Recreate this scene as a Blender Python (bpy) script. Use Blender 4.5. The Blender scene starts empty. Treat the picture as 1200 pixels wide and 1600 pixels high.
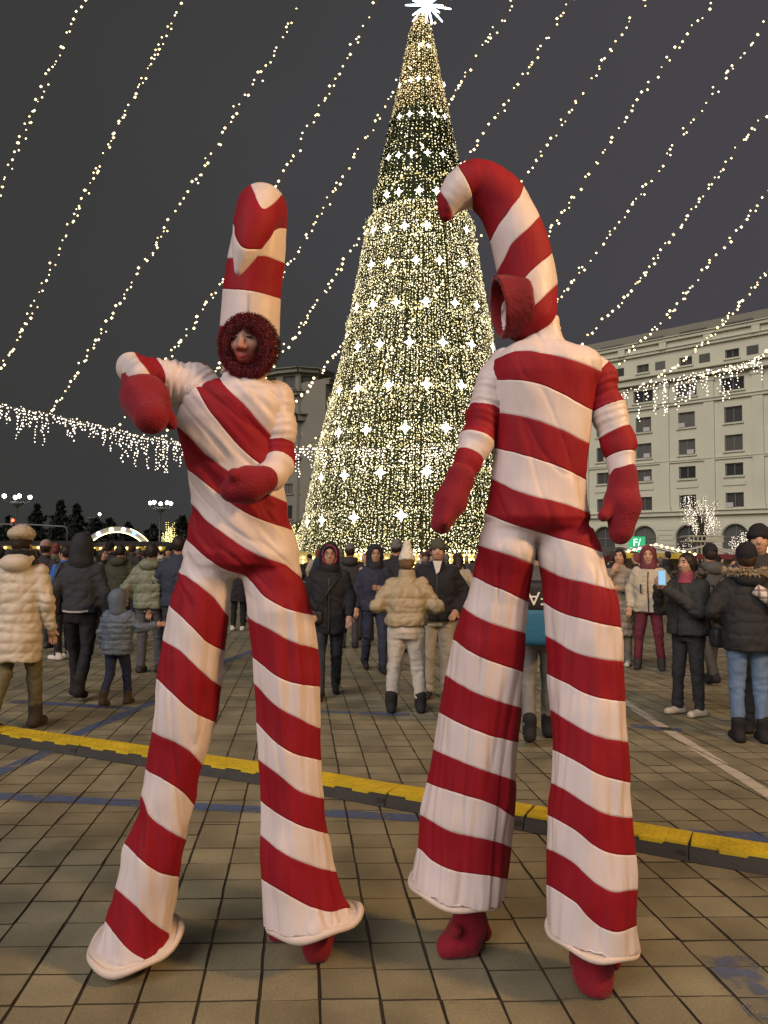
import bpy, bmesh, math, random
import numpy as np
from mathutils import Vector, Matrix

SC = bpy.context.scene
COL = SC.collection
R = math.radians
rng = np.random.default_rng(7)
random.seed(7)

# ------------------------------------------------------------------ camera
FPX = 1180.0                 # focal length in pixels of the 1200x1600 photograph
CAMZ = 1.55
PITCH = 3.45
ROLL = 0.55
cam_data = bpy.data.cameras.new('camera')
cam_data.sensor_fit = 'VERTICAL'
cam_data.sensor_height = 36.0
cam_data.lens = FPX / 1600.0 * 36.0
cam_data.clip_start = 0.05
cam_data.clip_end = 2000
cam = bpy.data.objects.new('camera', cam_data)
COL.objects.link(cam)
CAM_ROT = (Matrix.Rotation(R(90 + PITCH), 3, 'X') @ Matrix.Rotation(R(ROLL), 3, 'Z'))
cam.matrix_world = Matrix.Translation((0, 0, CAMZ)) @ CAM_ROT.to_4x4()
SC.camera = cam

# ------------------------------------------------------------------ sky, sun, exposure
world = bpy.data.worlds.new('World')
SC.world = world
world.use_nodes = True
wn = world.node_tree
wn.nodes.clear()
w_out = wn.nodes.new('ShaderNodeOutputWorld')
w_bg = wn.nodes.new('ShaderNodeBackground')
w_tc = wn.nodes.new('ShaderNodeTexCoord')
w_noise = wn.nodes.new('ShaderNodeTexNoise')
w_noise.inputs['Scale'].default_value = 1.6
w_noise.inputs['Detail'].default_value = 3
w_ramp = wn.nodes.new('ShaderNodeValToRGB')
w_ramp.color_ramp.elements[0].position = 0.3
w_ramp.color_ramp.elements[0].color = (0.0395, 0.0392, 0.0375, 1)   # low cloud lit by the town
w_ramp.color_ramp.elements[1].position = 0.72
w_ramp.color_ramp.elements[1].color = (0.050, 0.0485, 0.0505, 1)
wn.links.new(w_tc.outputs['Generated'], w_noise.inputs['Vector'])
wn.links.new(w_noise.outputs['Fac'], w_ramp.inputs['Fac'])
w_sep = wn.nodes.new('ShaderNodeSeparateXYZ')
wn.links.new(w_tc.outputs['Generated'], w_sep.inputs[0])
w_map = wn.nodes.new('ShaderNodeMapRange')                 # the town's glow on the cloud lies to the east
w_map.inputs['From Min'].default_value = -0.35; w_map.inputs['From Max'].default_value = 0.55
wn.links.new(w_sep.outputs['X'], w_map.inputs['Value'])
w_mix = wn.nodes.new('ShaderNodeMixRGB'); w_mix.blend_type = 'MULTIPLY'; w_mix.inputs[0].default_value = 1.0
w_tint = wn.nodes.new('ShaderNodeMixRGB'); w_tint.inputs[1].default_value = (0.90, 0.93, 0.90, 1); w_tint.inputs[2].default_value = (1.30, 1.24, 1.40, 1)
wn.links.new(w_map.outputs[0], w_tint.inputs[0]); wn.links.new(w_tint.outputs[0], w_mix.inputs[2])
wn.links.new(w_ramp.outputs['Color'], w_mix.inputs[1])
wn.links.new(w_mix.outputs[0], w_bg.inputs['Color'])
w_bg.inputs['Strength'].default_value = 0.33
wn.links.new(w_bg.outputs['Background'], w_out.inputs['Surface'])

sun_data = bpy.data.lights.new('night_glow', 'SUN')      # soft floodlight glow of the square
sun_data.energy = 0.80
sun_data.angle = R(50)
sun_data.color = (1.0, 0.86, 0.83)
sun = bpy.data.objects.new('night_glow', sun_data)
COL.objects.link(sun)
SUN_FROM = Vector((-0.58, -0.84, 0.70)).normalized()      # towards the light
sun.rotation_euler = SUN_FROM.to_track_quat('Z', 'Y').to_euler()

SC.view_settings.view_transform = 'Standard'
SC.view_settings.look = 'None'
SC.view_settings.gamma = 1.0
SC.view_settings.use_curve_mapping = False
SC.view_settings.exposure = 1.7
SC.render.engine = 'CYCLES'
SC.cycles.use_denoising = True
SC.cycles.max_bounces = 5
SC.cycles.diffuse_bounces = 2
SC.cycles.glossy_bounces = 2
SC.cycles.transparent_max_bounces = 8
SC.cycles.sample_clamp_indirect = 1.5
SC.cycles.caustics_reflective = False
SC.cycles.caustics_refractive = False

# ------------------------------------------------------------------ pixel helpers
def ray(px, py):
    v = CAM_ROT @ Vector(((px - 600) / FPX, -(py - 800) / FPX, -1.0))
    return v

def at(px, py, Y):
    """world point on the ray of a photo pixel, at distance Y in front of the camera"""
    v = ray(px, py)
    k = Y / v.y
    return Vector((v.x * k, Y, CAMZ + v.z * k))

def ground(px, py, z=0.0):
    v = ray(px, py)
    k = (z - CAMZ) / v.z
    return Vector((v.x * k, v.y * k, z))

CR = np.array(CAM_ROT)
def project(P):
    """world points (N,3) -> photo pixels (N,2)"""
    q = (np.asarray(P, float) - np.array([0, 0, CAMZ])) @ CR
    return np.stack([600 + FPX * q[:, 0] / -q[:, 2], 800 - FPX * q[:, 1] / -q[:, 2]], 1)

# ------------------------------------------------------------------ objects
def tag(o, label=None, cat=None, group=None, kind=None):
    if label: o['label'] = label
    if cat: o['category'] = cat
    if group: o['group'] = group
    if kind: o['kind'] = kind
    return o

def empty(name, loc=(0, 0, 0), rz=0.0, sc=1.0, parent=None):
    o = bpy.data.objects.new(name, None)
    COL.objects.link(o)
    o.location = loc
    o.rotation_euler = (0, 0, rz)
    o.scale = (sc, sc, sc)
    o.empty_display_size = 0.2
    if parent: o.parent = parent
    return o

def link_mesh(name, me, mats, parent=None, smooth=True):
    o = bpy.data.objects.new(name, me)
    COL.objects.link(o)
    if mats is not None:
        if not isinstance(mats, (list, tuple)): mats = [mats]
        if len(me.materials) == 0:
            for m in mats: me.materials.append(m)
    if smooth and len(me.polygons):
        me.polygons.foreach_set('use_smooth', np.ones(len(me.polygons), bool))
    if parent: o.parent = parent
    return o

def mesh_np(name, V, F, mats, parent=None, smooth=True, attrs=None, mat_index=None):
    """V (N,3), F (M,3|4) int arrays or list of lists"""
    me = bpy.data.meshes.new(name)
    V = np.asarray(V, np.float32)
    if isinstance(F, np.ndarray):
        k = F.shape[1]
        me.vertices.add(len(V)); me.vertices.foreach_set('co', V.ravel())
        me.loops.add(F.size); me.loops.foreach_set('vertex_index', F.ravel().astype(np.int32))
        me.polygons.add(len(F))
        me.polygons.foreach_set('loop_start', (np.arange(len(F)) * k).astype(np.int32))
        me.polygons.foreach_set('loop_total', np.full(len(F), k, np.int32))
        me.update(calc_edges=True)
    else:
        me.from_pydata([tuple(map(float, v)) for v in V], [], [list(map(int, f)) for f in F])
        me.update()
    if attrs:
        for an, vals in attrs.items():
            a = me.attributes.new(an, 'FLOAT', 'POINT')
            a.data.foreach_set('value', np.asarray(vals, np.float32))
    o = link_mesh(name, me, mats, parent, smooth)
    if mat_index is not None:
        me.polygons.foreach_set('material_index', np.asarray(mat_index, np.int32))
    return o

class MB:
    """collects simple shapes, built as one mesh"""
    def __init__(s):
        s.v = []; s.f = []; s.m = []; s.mi = 0
    def add(s, V, F):
        b = len(s.v)
        s.v.extend([tuple(p) for p in V])
        for f in F:
            s.f.append([i + b for i in f]); s.m.append(s.mi)
    def box(s, c, size, M=None, taper=1.0):
        hx, hy, hz = size[0] / 2, size[1] / 2, size[2] / 2
        V = []
        for z, k in ((-hz, 1), (hz, taper)):
            for x, y in ((-hx, -hy), (hx, -hy), (hx, hy), (-hx, hy)):
                V.append(Vector((x * k, y * k, z)))
        if M is not None: V = [M @ p for p in V]
        c = Vector(c)
        s.add([p + c for p in V], [(3, 2, 1, 0), (4, 5, 6, 7), (0, 1, 5, 4), (1, 2, 6, 5), (2, 3, 7, 6), (3, 0, 4, 7)])
        return s
    def tube(s, pts, r, n=6, cap=True):
        pts = [Vector(p) for p in pts]
        if not isinstance(r, (list, tuple)): r = [r] * len(pts)
        rings = []
        up = Vector((0, 0, 1))
        for i, p in enumerate(pts):
            d = (pts[min(i + 1, len(pts) - 1)] - pts[max(i - 1, 0)]).normalized()
            a = d.cross(up)
            if a.length < 1e-3: a = d.cross(Vector((0, 1, 0)))
            a.normalize(); b = d.cross(a)
            rings.append([p + (a * math.cos(t) + b * math.sin(t)) * r[i] for t in [2 * math.pi * k / n for k in range(n)]])
        V = [q for rg in rings for q in rg]
        F = []
        for i in range(len(pts) - 1):
            for k in range(n):
                F.append((i * n + k, i * n + (k + 1) % n, (i + 1) * n + (k + 1) % n, (i + 1) * n + k))
        if cap:
            F.append(tuple(range(n - 1, -1, -1)))
            F.append(tuple((len(pts) - 1) * n + k for k in range(n)))
        s.add(V, F)
        return s
    def lathe(s, prof, c=(0, 0, 0), n=16):
        V = []; F = []
        for (r, z) in prof:
            for k in range(n):
                t = 2 * math.pi * k / n
                V.append((c[0] + r * math.cos(t), c[1] + r * math.sin(t), c[2] + z))
        for i in range(len(prof) - 1):
            for k in range(n):
                F.append((i * n + k, i * n + (k + 1) % n, (i + 1) * n + (k + 1) % n, (i + 1) * n + k))
        s.add(V, F)
        return s
    def prism(s, poly, a, b, M=None):
        """poly in (u,v), extruded w from a to b; M maps (u,v,w)"""
        n = len(poly)
        V = [Vector((u, v, a)) for u, v in poly] + [Vector((u, v, b)) for u, v in poly]
        if M is not None: V = [M @ p for p in V]
        F = [tuple(range(n - 1, -1, -1)), tuple(range(n, 2 * n))]
        F += [(k, (k + 1) % n, n + (k + 1) % n, n + k) for k in range(n)]
        s.add(V, F)
        return s
    def build(s, name, mats, parent=None, smooth=False):
        o = mesh_np(name, np.array([tuple(v) for v in s.v]), s.f, mats, parent, smooth)
        if max(s.m, default=0): o.data.polygons.foreach_set('material_index', np.array(s.m, np.int32))
        return o

def copy_tree(o, parent=None):
    c = o.copy(); COL.objects.link(c)
    if parent: c.parent = parent
    for ch in list(o.children):
        copy_tree(ch, c)
    return c

# ------------------------------------------------------------------ noise in numpy
_LAT = rng.random((32, 32, 32)).astype(np.float32) * 2 - 1
def vnoise(P):
    """smooth value noise, P (N,3) -> (N,) in -1..1"""
    P = np.asarray(P, np.float64)
    i = np.floor(P).astype(int); f = P - i
    f = f * f * (3 - 2 * f)
    i0 = i & 31; i1 = (i + 1) & 31
    def L(a, b, c): return _LAT[a[:, 0], b[:, 1], c[:, 2]]
    fx, fy, fz = f.T
    x00 = L(i0, i0, i0) * (1 - fx) + L(i1, i0, i0) * fx
    x10 = L(i0, i1, i0) * (1 - fx) + L(i1, i1, i0) * fx
    x01 = L(i0, i0, i1) * (1 - fx) + L(i1, i0, i1) * fx
    x11 = L(i0, i1, i1) * (1 - fx) + L(i1, i1, i1) * fx
    return (x00 * (1 - fy) + x10 * fy) * (1 - fz) + (x01 * (1 - fy) + x11 * fy) * fz

# ------------------------------------------------------------------ signed distance modelling
class Grid:
    def __init__(s, lo, hi, h):
        s.lo = np.array(lo, np.float32); s.h = h
        n = np.ceil((np.array(hi) - np.array(lo)) / h).astype(int) + 1
        s.X = (s.lo[0] + h * np.arange(n[0], dtype=np.float32))[:, None, None]
        s.Y = (s.lo[1] + h * np.arange(n[1], dtype=np.float32))[None, :, None]
        s.Z = (s.lo[2] + h * np.arange(n[2], dtype=np.float32))[None, None, :]
        s.n = n
    def cap(s, a, b, r1, r2=None, flat=None):
        if r2 is None: r2 = r1
        a = [float(v) for v in a]; b = [float(v) for v in b]
        d = [b[i] - a[i] for i in range(3)]
        L2 = max(sum(v * v for v in d), 1e-9)
        px, py, pz = s.X - a[0], s.Y - a[1], s.Z - a[2]
        t = np.clip((px * d[0] + py * d[1] + pz * d[2]) / L2, 0, 1)
        return np.sqrt((px - t * d[0]) ** 2 + (py - t * d[1]) ** 2 + (pz - t * d[2]) ** 2) - (r1 + (r2 - r1) * t)
    def ell(s, c, r, M=None):
        px, py, pz = s.X - c[0], s.Y - c[1], s.Z - c[2]
        if M is not None:      # rows of M: local axes
            px, py, pz = (px * M[0][0] + py * M[0][1] + pz * M[0][2],
                          px * M[1][0] + py * M[1][1] + pz * M[1][2],
                          px * M[2][0] + py * M[2][1] + pz * M[2][2])
        q = np.sqrt((px / r[0]) ** 2 + (py / r[1]) ** 2 + (pz / r[2]) ** 2)
        return (q - 1) * min(r)
    def stack(s, rings, p=2.0, zlo=None, zhi=None, shear=None):
        """rings: (z, cx, cy, rx, ry), z ascending; shear (a,b): cut planes tilt"""
        rings = sorted(rings)
        A = np.array(rings, float)
        Z = s.Z
        if shear is not None:
            Z = s.Z - shear[0] * (s.X - shear[2]) - shear[1] * (s.Y - shear[3])
        cx, cy, rx, ry = [np.interp(Z, A[:, 0], A[:, k]).astype(np.float32) for k in (1, 2, 3, 4)]
        u = np.abs((s.X - cx) / rx); v = np.abs((s.Y - cy) / ry)
        q = np.sqrt(u * u + v * v) if p == 2.0 else (u ** p + v ** p) ** (1 / p)
        d = (q - 1) * np.minimum(rx, ry)
        zl = A[0, 0] if zlo is None else zlo
        zh = A[-1, 0] if zhi is None else zhi
        return np.maximum(d, np.maximum(zl - Z, Z - zh))
    def mesh(s, val):
        val = np.broadcast_to(val, tuple(s.n)).astype(np.float32)
        ins = val < 0
        c = ins[:-1, :-1, :-1].astype(np.uint8)
        cnt = c.copy() * 0
        corners = [(i, j, k) for i in (0, 1) for j in (0, 1) for k in (0, 1)]
        for (i, j, k) in corners:
            cnt += ins[i:s.n[0] - 1 + i, j:s.n[1] - 1 + j, k:s.n[2] - 1 + k]
        act = (cnt > 0) & (cnt < 8)
        I = np.argwhere(act)
        ids = np.full(act.shape, -1, np.int32)
        ids[act] = np.arange(len(I))
        cv = {q: val[I[:, 0] + q[0], I[:, 1] + q[1], I[:, 2] + q[2]] for q in corners}
        acc = np.zeros((len(I), 3), np.float32); num = np.zeros(len(I), np.float32)
        for q in corners:
            for ax in range(3):
                if q[ax]: continue
                q2 = list(q); q2[ax] = 1; q2 = tuple(q2)
                a, b = cv[q], cv[q2]
                m = (a < 0) != (b < 0)
                t = np.where(m, a / np.where(m, a - b, 1), 0)
                p = np.tile(np.array(q, np.float32), (len(I), 1)); p[:, ax] = t
                acc[m] += p[m]; num[m] += 1
        V = s.lo + s.h * (I + acc / num[:, None])
        F = []
        for ax in range(3):
            b, c2 = (ax + 1) % 3, (ax + 2) % 3
            sl0 = [slice(None)] * 3; sl1 = [slice(None)] * 3
            sl0[ax] = slice(0, -1); sl1[ax] = slice(1, None)
            e0, e1 = ins[tuple(sl0)], ins[tuple(sl1)]
            E = np.argwhere(e0 != e1)
            ok = (E[:, b] > 0) & (E[:, c2] > 0) & (E[:, b] < s.n[b] - 1) & (E[:, c2] < s.n[c2] - 1)
            E = E[ok]
            if not len(E): continue
            inside0 = ins[E[:, 0], E[:, 1], E[:, 2]]
            quads = []
            for (ob, oc) in ((-1, -1), (0, -1), (0, 0), (-1, 0)):
                q = E.copy(); q[:, b] += ob; q[:, c2] += oc
                quads.append(ids[q[:, 0], q[:, 1], q[:, 2]])
            Q = np.stack(quads, 1)
            Q[~inside0] = Q[~inside0][:, ::-1]
            F.append(Q)
        return V, np.concatenate(F)

def smin(a, b, k):
    h = np.clip(0.5 + 0.5 * (b - a) / k, 0, 1)
    return b * (1 - h) + a * h - k * h * (1 - h)

def relax(V, F, it=1):
    """light smoothing"""
    for _ in range(it):
        S = np.zeros_like(V); N = np.zeros(len(V))
        for k in range(4):
            a, b = F[:, k], F[:, (k + 1) % 4]
            np.add.at(S, a, V[b]); np.add.at(N, a, 1)
            np.add.at(S, b, V[a]); np.add.at(N, b, 1)
        V = V * 0.4 + 0.6 * S / np.maximum(N, 1)[:, None]
    return V

def vnormals(V, F):
    fn = np.cross(V[F[:, 2]] - V[F[:, 0]], V[F[:, 3]] - V[F[:, 1]])
    N = np.zeros_like(V)
    for k in range(4): np.add.at(N, F[:, k], fn)
    return N / np.maximum(np.linalg.norm(N, axis=1), 1e-9)[:, None]

def tps_fit(pts, vals, lam=0.5):
    P = np.asarray(pts, float) / 100.0; n = len(P)
    d = np.linalg.norm(P[:, None] - P[None], axis=2)
    K = np.where(d > 0, d * d * np.log(np.maximum(d, 1e-9)), 0) + lam * 0.02 * np.eye(n)
    Q = np.hstack([np.ones((n, 1)), P])
    A = np.block([[K, Q], [Q.T, np.zeros((3, 3))]])
    w = np.linalg.solve(A, np.concatenate([vals, np.zeros(3)]))
    def f(X):
        X = np.asarray(X, float) / 100.0
        d = np.linalg.norm(X[:, None] - P[None], axis=2)
        U = np.where(d > 0, d * d * np.log(np.maximum(d, 1e-9)), 0)
        return U @ w[:n] + w[n] + X @ w[n + 1:]
    return f

# ------------------------------------------------------------------ materials
_MATS = {}
def nt(m): return m.node_tree.nodes, m.node_tree.links

def mat(key, color, rough=0.8, var=0.12, scale=8.0, bump=0.0, bscale=60.0, spec=0.3, sheen=0.0, metal=0.0, stretch=None):
    if key in _MATS: return _MATS[key]
    m = bpy.data.materials.new(key); m.use_nodes = True
    N, L = nt(m)
    b = N['Principled BSDF']
    b.inputs['Roughness'].default_value = rough
    b.inputs['Metallic'].default_value = metal
    b.inputs['Specular IOR Level'].default_value = spec
    if sheen:
        b.inputs['Sheen Weight'].default_value = sheen
        b.inputs['Sheen Roughness'].default_value = 0.4
    tc = N.new('ShaderNodeTexCoord')
    vec = tc.outputs['Object']
    if stretch:
        mp = N.new('ShaderNodeMapping'); mp.inputs['Scale'].default_value = stretch
        L.new(vec, mp.inputs['Vector']); vec = mp.outputs['Vector']
    n = N.new('ShaderNodeTexNoise'); n.inputs['Scale'].default_value = scale; n.inputs['Detail'].default_value = 5
    L.new(vec, n.inputs['Vector'])
    mx = N.new('ShaderNodeMix'); mx.data_type = 'RGBA'
    c = np.array(color[:3])
    mx.inputs['A'].default_value = (*np.clip(c * (1 - var), 0, 1), 1)
    mx.inputs['B'].default_value = (*np.clip(c * (1 + var), 0, 1), 1)
    L.new(n.outputs['Fac'], mx.inputs['Factor'])
    L.new(mx.outputs['Result'], b.inputs['Base Color'])
    if bump:
        n2 = N.new('ShaderNodeTexNoise'); n2.inputs['Scale'].default_value = bscale; n2.inputs['Detail'].default_value = 4
        L.new(vec, n2.inputs['Vector'])
        bp = N.new('ShaderNodeBump'); bp.inputs['Strength'].default_value = bump; bp.inputs['Distance'].default_value = 0.02
        L.new(n2.outputs['Fac'], bp.inputs['Height']); L.new(bp.outputs['Normal'], b.inputs['Normal'])
    _MATS[key] = m
    return m

def glow(key, color, strength, sampled=False):
    if key in _MATS: return _MATS[key]
    m = bpy.data.materials.new(key); m.use_nodes = True
    N, L = nt(m)
    N.clear()
    e = N.new('ShaderNodeEmission'); o = N.new('ShaderNodeOutputMaterial')
    e.inputs['Color'].default_value = (*color, 1)
    e.inputs['Strength'].default_value = strength
    L.new(e.outputs[0], o.inputs['Surface'])
    m.cycles.emission_sampling = 'AUTO' if sampled else 'NONE'
    _MATS[key] = m
    return m

OCT_V = np.array([(1, 0, 0), (-1, 0, 0), (0, 1, 0), (0, -1, 0), (0, 0, 1), (0, 0, -1)], float)
OCT_F = np.array([(0, 2, 4), (2, 1, 4), (1, 3, 4), (3, 0, 4), (2, 0, 5), (1, 2, 5), (3, 1, 5), (0, 3, 5)])
def bulbs_mesh(name, P, r, m, parent):
    """many small bulbs joined in one mesh; r scalar or (N,)"""
    P = np.asarray(P, float); n = len(P)
    r = np.broadcast_to(np.asarray(r, float), (n,))
    V = (P[:, None, :] + OCT_V[None] * r[:, None, None]).reshape(-1, 3)
    F = (OCT_F[None] + 6 * np.arange(n)[:, None, None]).reshape(-1, 3)
    o = mesh_np(name, V, F, m, parent, smooth=False)
    return o
# ================================================================== ground
PSI = R(6.3)
CU, CV = 0.211, 0.1995
PSU = R(2.6)                 # the courses are laid a little askew
U = Vector((math.cos(PSU), math.sin(PSU), 0)); W = Vector((-math.sin(PSI), math.cos(PSI), 0))
G0 = ground(847, 1514)
GAP = 0.0100

def paver_nodes(m, joints):
    N, L = nt(m)
    b = N['Principled BSDF']
    geo = N.new('ShaderNodeNewGeometry')
    sub = N.new('ShaderNodeVectorMath'); sub.operation = 'SUBTRACT'; sub.inputs[1].default_value = (G0.x, G0.y, 0)
    L.new(geo.outputs['Position'], sub.inputs[0])
    det = U.x * W.y - U.y * W.x
    d1 = N.new('ShaderNodeVectorMath'); d1.operation = 'DOT_PRODUCT'; d1.inputs[1].default_value = (W.y / det / CU, -W.x / det / CU, 0)
    d2 = N.new('ShaderNodeVectorMath'); d2.operation = 'DOT_PRODUCT'; d2.inputs[1].default_value = (-U.y / det / CV, U.x / det / CV, 0)
    L.new(sub.outputs[0], d1.inputs[0]); L.new(sub.outputs[0], d2.inputs[0])
    div = N.new('ShaderNodeCombineXYZ'); L.new(d1.outputs['Value'], div.inputs['X']); L.new(d2.outputs['Value'], div.inputs['Y'])
    fl = N.new('ShaderNodeVectorMath'); fl.operation = 'FLOOR'; L.new(div.outputs[0], fl.inputs[0])
    wn_ = N.new('ShaderNodeTexWhiteNoise'); wn_.noise_dimensions = '3D'; L.new(fl.outputs[0], wn_.inputs['Vector'])
    ramp = N.new('ShaderNodeValToRGB')
    e = ramp.color_ramp.elements
    e[0].color = (0.180, 0.164, 0.103, 1); e[1].color = (0.248, 0.228, 0.148, 1)
    e2 = e.new(0.5); e2.color = (0.215, 0.197, 0.122, 1)
    if joints:
        L.new(wn_.outputs['Value'], ramp.inputs['Fac'])
    else:      # every stone carries its own shade
        ar = N.new('ShaderNodeAttribute'); ar.attribute_name = 'shade'; L.new(ar.outputs['Fac'], ramp.inputs['Fac'])
    n1 = N.new('ShaderNodeTexNoise'); n1.inputs['Scale'].default_value = 2.2; n1.inputs['Detail'].default_value = 6
    L.new(geo.outputs['Position'], n1.inputs['Vector'])
    n2 = N.new('ShaderNodeTexNoise'); n2.inputs['Scale'].default_value = 130; n2.inputs['Detail'].default_value = 3
    L.new(geo.outputs['Position'], n2.inputs['Vector'])
    mr = N.new('ShaderNodeMapRange'); mr.inputs['From Min'].default_value = 0.3; mr.inputs['From Max'].default_value = 0.7
    mr.inputs['To Min'].default_value = 0.62; mr.inputs['To Max'].default_value = 1.25
    L.new(n1.outputs['Fac'], mr.inputs['Value'])
    mr2 = N.new('ShaderNodeMapRange'); mr2.inputs['From Min'].default_value = 0.3; mr2.inputs['From Max'].default_value = 0.7
    mr2.inputs['To Min'].default_value = 0.8; mr2.inputs['To Max'].default_value = 1.2
    L.new(n2.outputs['Fac'], mr2.inputs['Value'])
    mul = N.new('ShaderNodeMath'); mul.operation = 'MULTIPLY'; L.new(mr.outputs[0], mul.inputs[0]); L.new(mr2.outputs[0], mul.inputs[1])
    cm = N.new('ShaderNodeVectorMath'); cm.operation = 'SCALE'; L.new(ramp.outputs['Color'], cm.inputs[0]); L.new(mul.outputs[0], cm.inputs['Scale'])
    # chewing gum and pale scuffs, with a shape of their own
    vo = N.new('ShaderNodeTexVoronoi'); vo.inputs['Scale'].default_value = 3.1; vo.inputs['Randomness'].default_value = 1
    nd = N.new('ShaderNodeTexNoise'); nd.inputs['Scale'].default_value = 30
    L.new(geo.outputs['Position'], nd.inputs['Vector'])
    av = N.new('ShaderNodeMixRGB'); av.blend_type = 'ADD'; av.inputs[0].default_value = 0.03
    L.new(geo.outputs['Position'], av.inputs[1]); L.new(nd.outputs['Color'], av.inputs[2])
    L.new(av.outputs[0], vo.inputs['Vector'])
    gt = N.new('ShaderNodeMath'); gt.operation = 'LESS_THAN'; gt.inputs[1].default_value = 0.045
    L.new(vo.outputs['Distance'], gt.inputs[0])
    gsc = N.new('ShaderNodeMath'); gsc.operation = 'MULTIPLY'; gsc.inputs[1].default_value = 0.55; L.new(gt.outputs[0], gsc.inputs[0])
    mg = N.new('ShaderNodeMixRGB'); mg.inputs[2].default_value = (0.34, 0.31, 0.25, 1)
    L.new(gsc.outputs[0], mg.inputs[0]); L.new(cm.outputs[0], mg.inputs[1])
    col = mg.outputs[0]
    if joints:
        fr = N.new('ShaderNodeVectorMath'); fr.operation = 'FRACTION'; L.new(div.outputs[0], fr.inputs[0])
        sx = N.new('ShaderNodeSeparateXYZ'); L.new(fr.outputs[0], sx.inputs[0])
        ms = []
        for ax, g in (('X', GAP / CU), ('Y', GAP / CV)):
            s1 = N.new('ShaderNodeMath'); s1.operation = 'SUBTRACT'; s1.inputs[1].default_value = 0.5; L.new(sx.outputs[ax], s1.inputs[0])
            ab = N.new('ShaderNodeMath'); ab.operation = 'ABSOLUTE'; L.new(s1.outputs[0], ab.inputs[0])
            g1 = N.new('ShaderNodeMath'); g1.operation = 'GREATER_THAN'; g1.inputs[1].default_value = 0.5 - g * 0.75; L.new(ab.outputs[0], g1.inputs[0])
            ms.append(g1)
        mxx = N.new('ShaderNodeMath'); mxx.operation = 'MAXIMUM'; L.new(ms[0].outputs[0], mxx.inputs[0]); L.new(ms[1].outputs[0], mxx.inputs[1])
        mj = N.new('ShaderNodeMixRGB'); mj.inputs[2].default_value = (0.036, 0.030, 0.019, 1)
        L.new(mxx.outputs[0], mj.inputs[0]); L.new(col, mj.inputs[1])
        col = mj.outputs[0]
    L.new(col, b.inputs['Base Color'])
    b.inputs['Specular IOR Level'].default_value = 0.35
    rr = N.new('ShaderNodeMapRange'); rr.inputs['To Min'].default_value = 0.40; rr.inputs['To Max'].default_value = 0.72
    L.new(n1.outputs['Fac'], rr.inputs['Value']); L.new(rr.outputs[0], b.inputs['Roughness'])
    bp = N.new('ShaderNodeBump'); bp.inputs['Strength'].default_value = 0.35; bp.inputs['Distance'].default_value = 0.004
    L.new(n2.outputs['Fac'], bp.inputs['Height']); L.new(bp.outputs['Normal'], b.inputs['Normal'])

M_PAVER = bpy.data.materials.new('paver_stone'); M_PAVER.use_nodes = True; paver_nodes(M_PAVER, False)
M_GROUND = bpy.data.materials.new('square_paving'); M_GROUND.use_nodes = True; paver_nodes(M_GROUND, True)

bm_ = MB()
bm_.add([(-400, -60, -0.0045), (400, -60, -0.0045), (400, 600, -0.0045), (-400, 600, -0.0045)], [(0, 1, 2, 3)])
GROUND = bm_.build('ground', M_GROUND)
tag(GROUND, kind='structure')

def tile_mesh(seed):
    """a paving stone with worn, slightly uneven edges: origin at its centre, top at z = 0"""
    r = random.Random(seed)
    hu, hv = (CU - GAP) / 2, (CV - GAP * 0.66) / 2
    top = []; low = []
    corners = [(-hu, -hv), (0, -hv), (hu, -hv), (hu, 0), (hu, hv), (0, hv), (-hu, hv), (-hu, 0)]
    for (x, y) in corners:
        j = 0.0022
        cx, cy = x + r.uniform(-j, j), y + r.uniform(-j, j)
        q = U * cx + W * cy
        low.append((q.x, q.y, -0.02))
        top.append((q.x * 0.990, q.y * 0.988, r.uniform(-0.0008, 0.0008)))
    mid = [(x, y, -0.0035) for (x, y, z) in low]
    V = top + mid + low
    F = [tuple(range(8))]
    for k in range(8):
        F.append((8 + k, 8 + (k + 1) % 8, (k + 1) % 8, k))
        F.append((16 + k, 16 + (k + 1) % 8, 8 + (k + 1) % 8, 8 + k))
    return V, F
M_GROUT = mat('joint_dirt', (0.042, 0.035, 0.021), 0.9, .3, 40)

coloff = {}; acc_ = 0.0
for i in range(-70, 70):      # the columns of stones have crept past each other a little
    acc_ = acc_ * .75 + random.Random(i + 500).uniform(-.016, .016); coloff[i] = acc_
tiles = []
for j in range(-12, 86):
    for i in range(-70, 70):
        c = G0 + U * ((i + 0.5) * CU) + W * ((j + 0.5) * CV + coloff[i])
        if c.y < 1.5: continue
        p = project([(c.x, c.y, 0)])[0]
        if -90 < p[0] < 1290 and p[1] < 1690:
            tiles.append((i, j, c))
tiles.sort(key=lambda t: t[2].length)
tvars = [tile_mesh(k) for k in range(8)]
tme = []
for k, (V, F) in enumerate(tvars):
    me = bpy.data.meshes.new('paving_stone'); me.from_pydata(V, [], F); me.materials.append(M_PAVER); me.materials.append(M_GROUT); me.polygons.foreach_set('material_index', np.array([0] + [1] * (len(F) - 1), np.int32)); me.update(); tme.append(me)
    sa = me.attributes.new('shade', 'FLOAT', 'FACE'); sa.data.foreach_set('value', np.full(len(F), (k * 5 % 8 + .5) / 8, np.float32))
TILEINFO = {}
SUNK = None
rest = MB(); shade = []
sunk_c = ground(343, 1293)
n_single = 0
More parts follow.
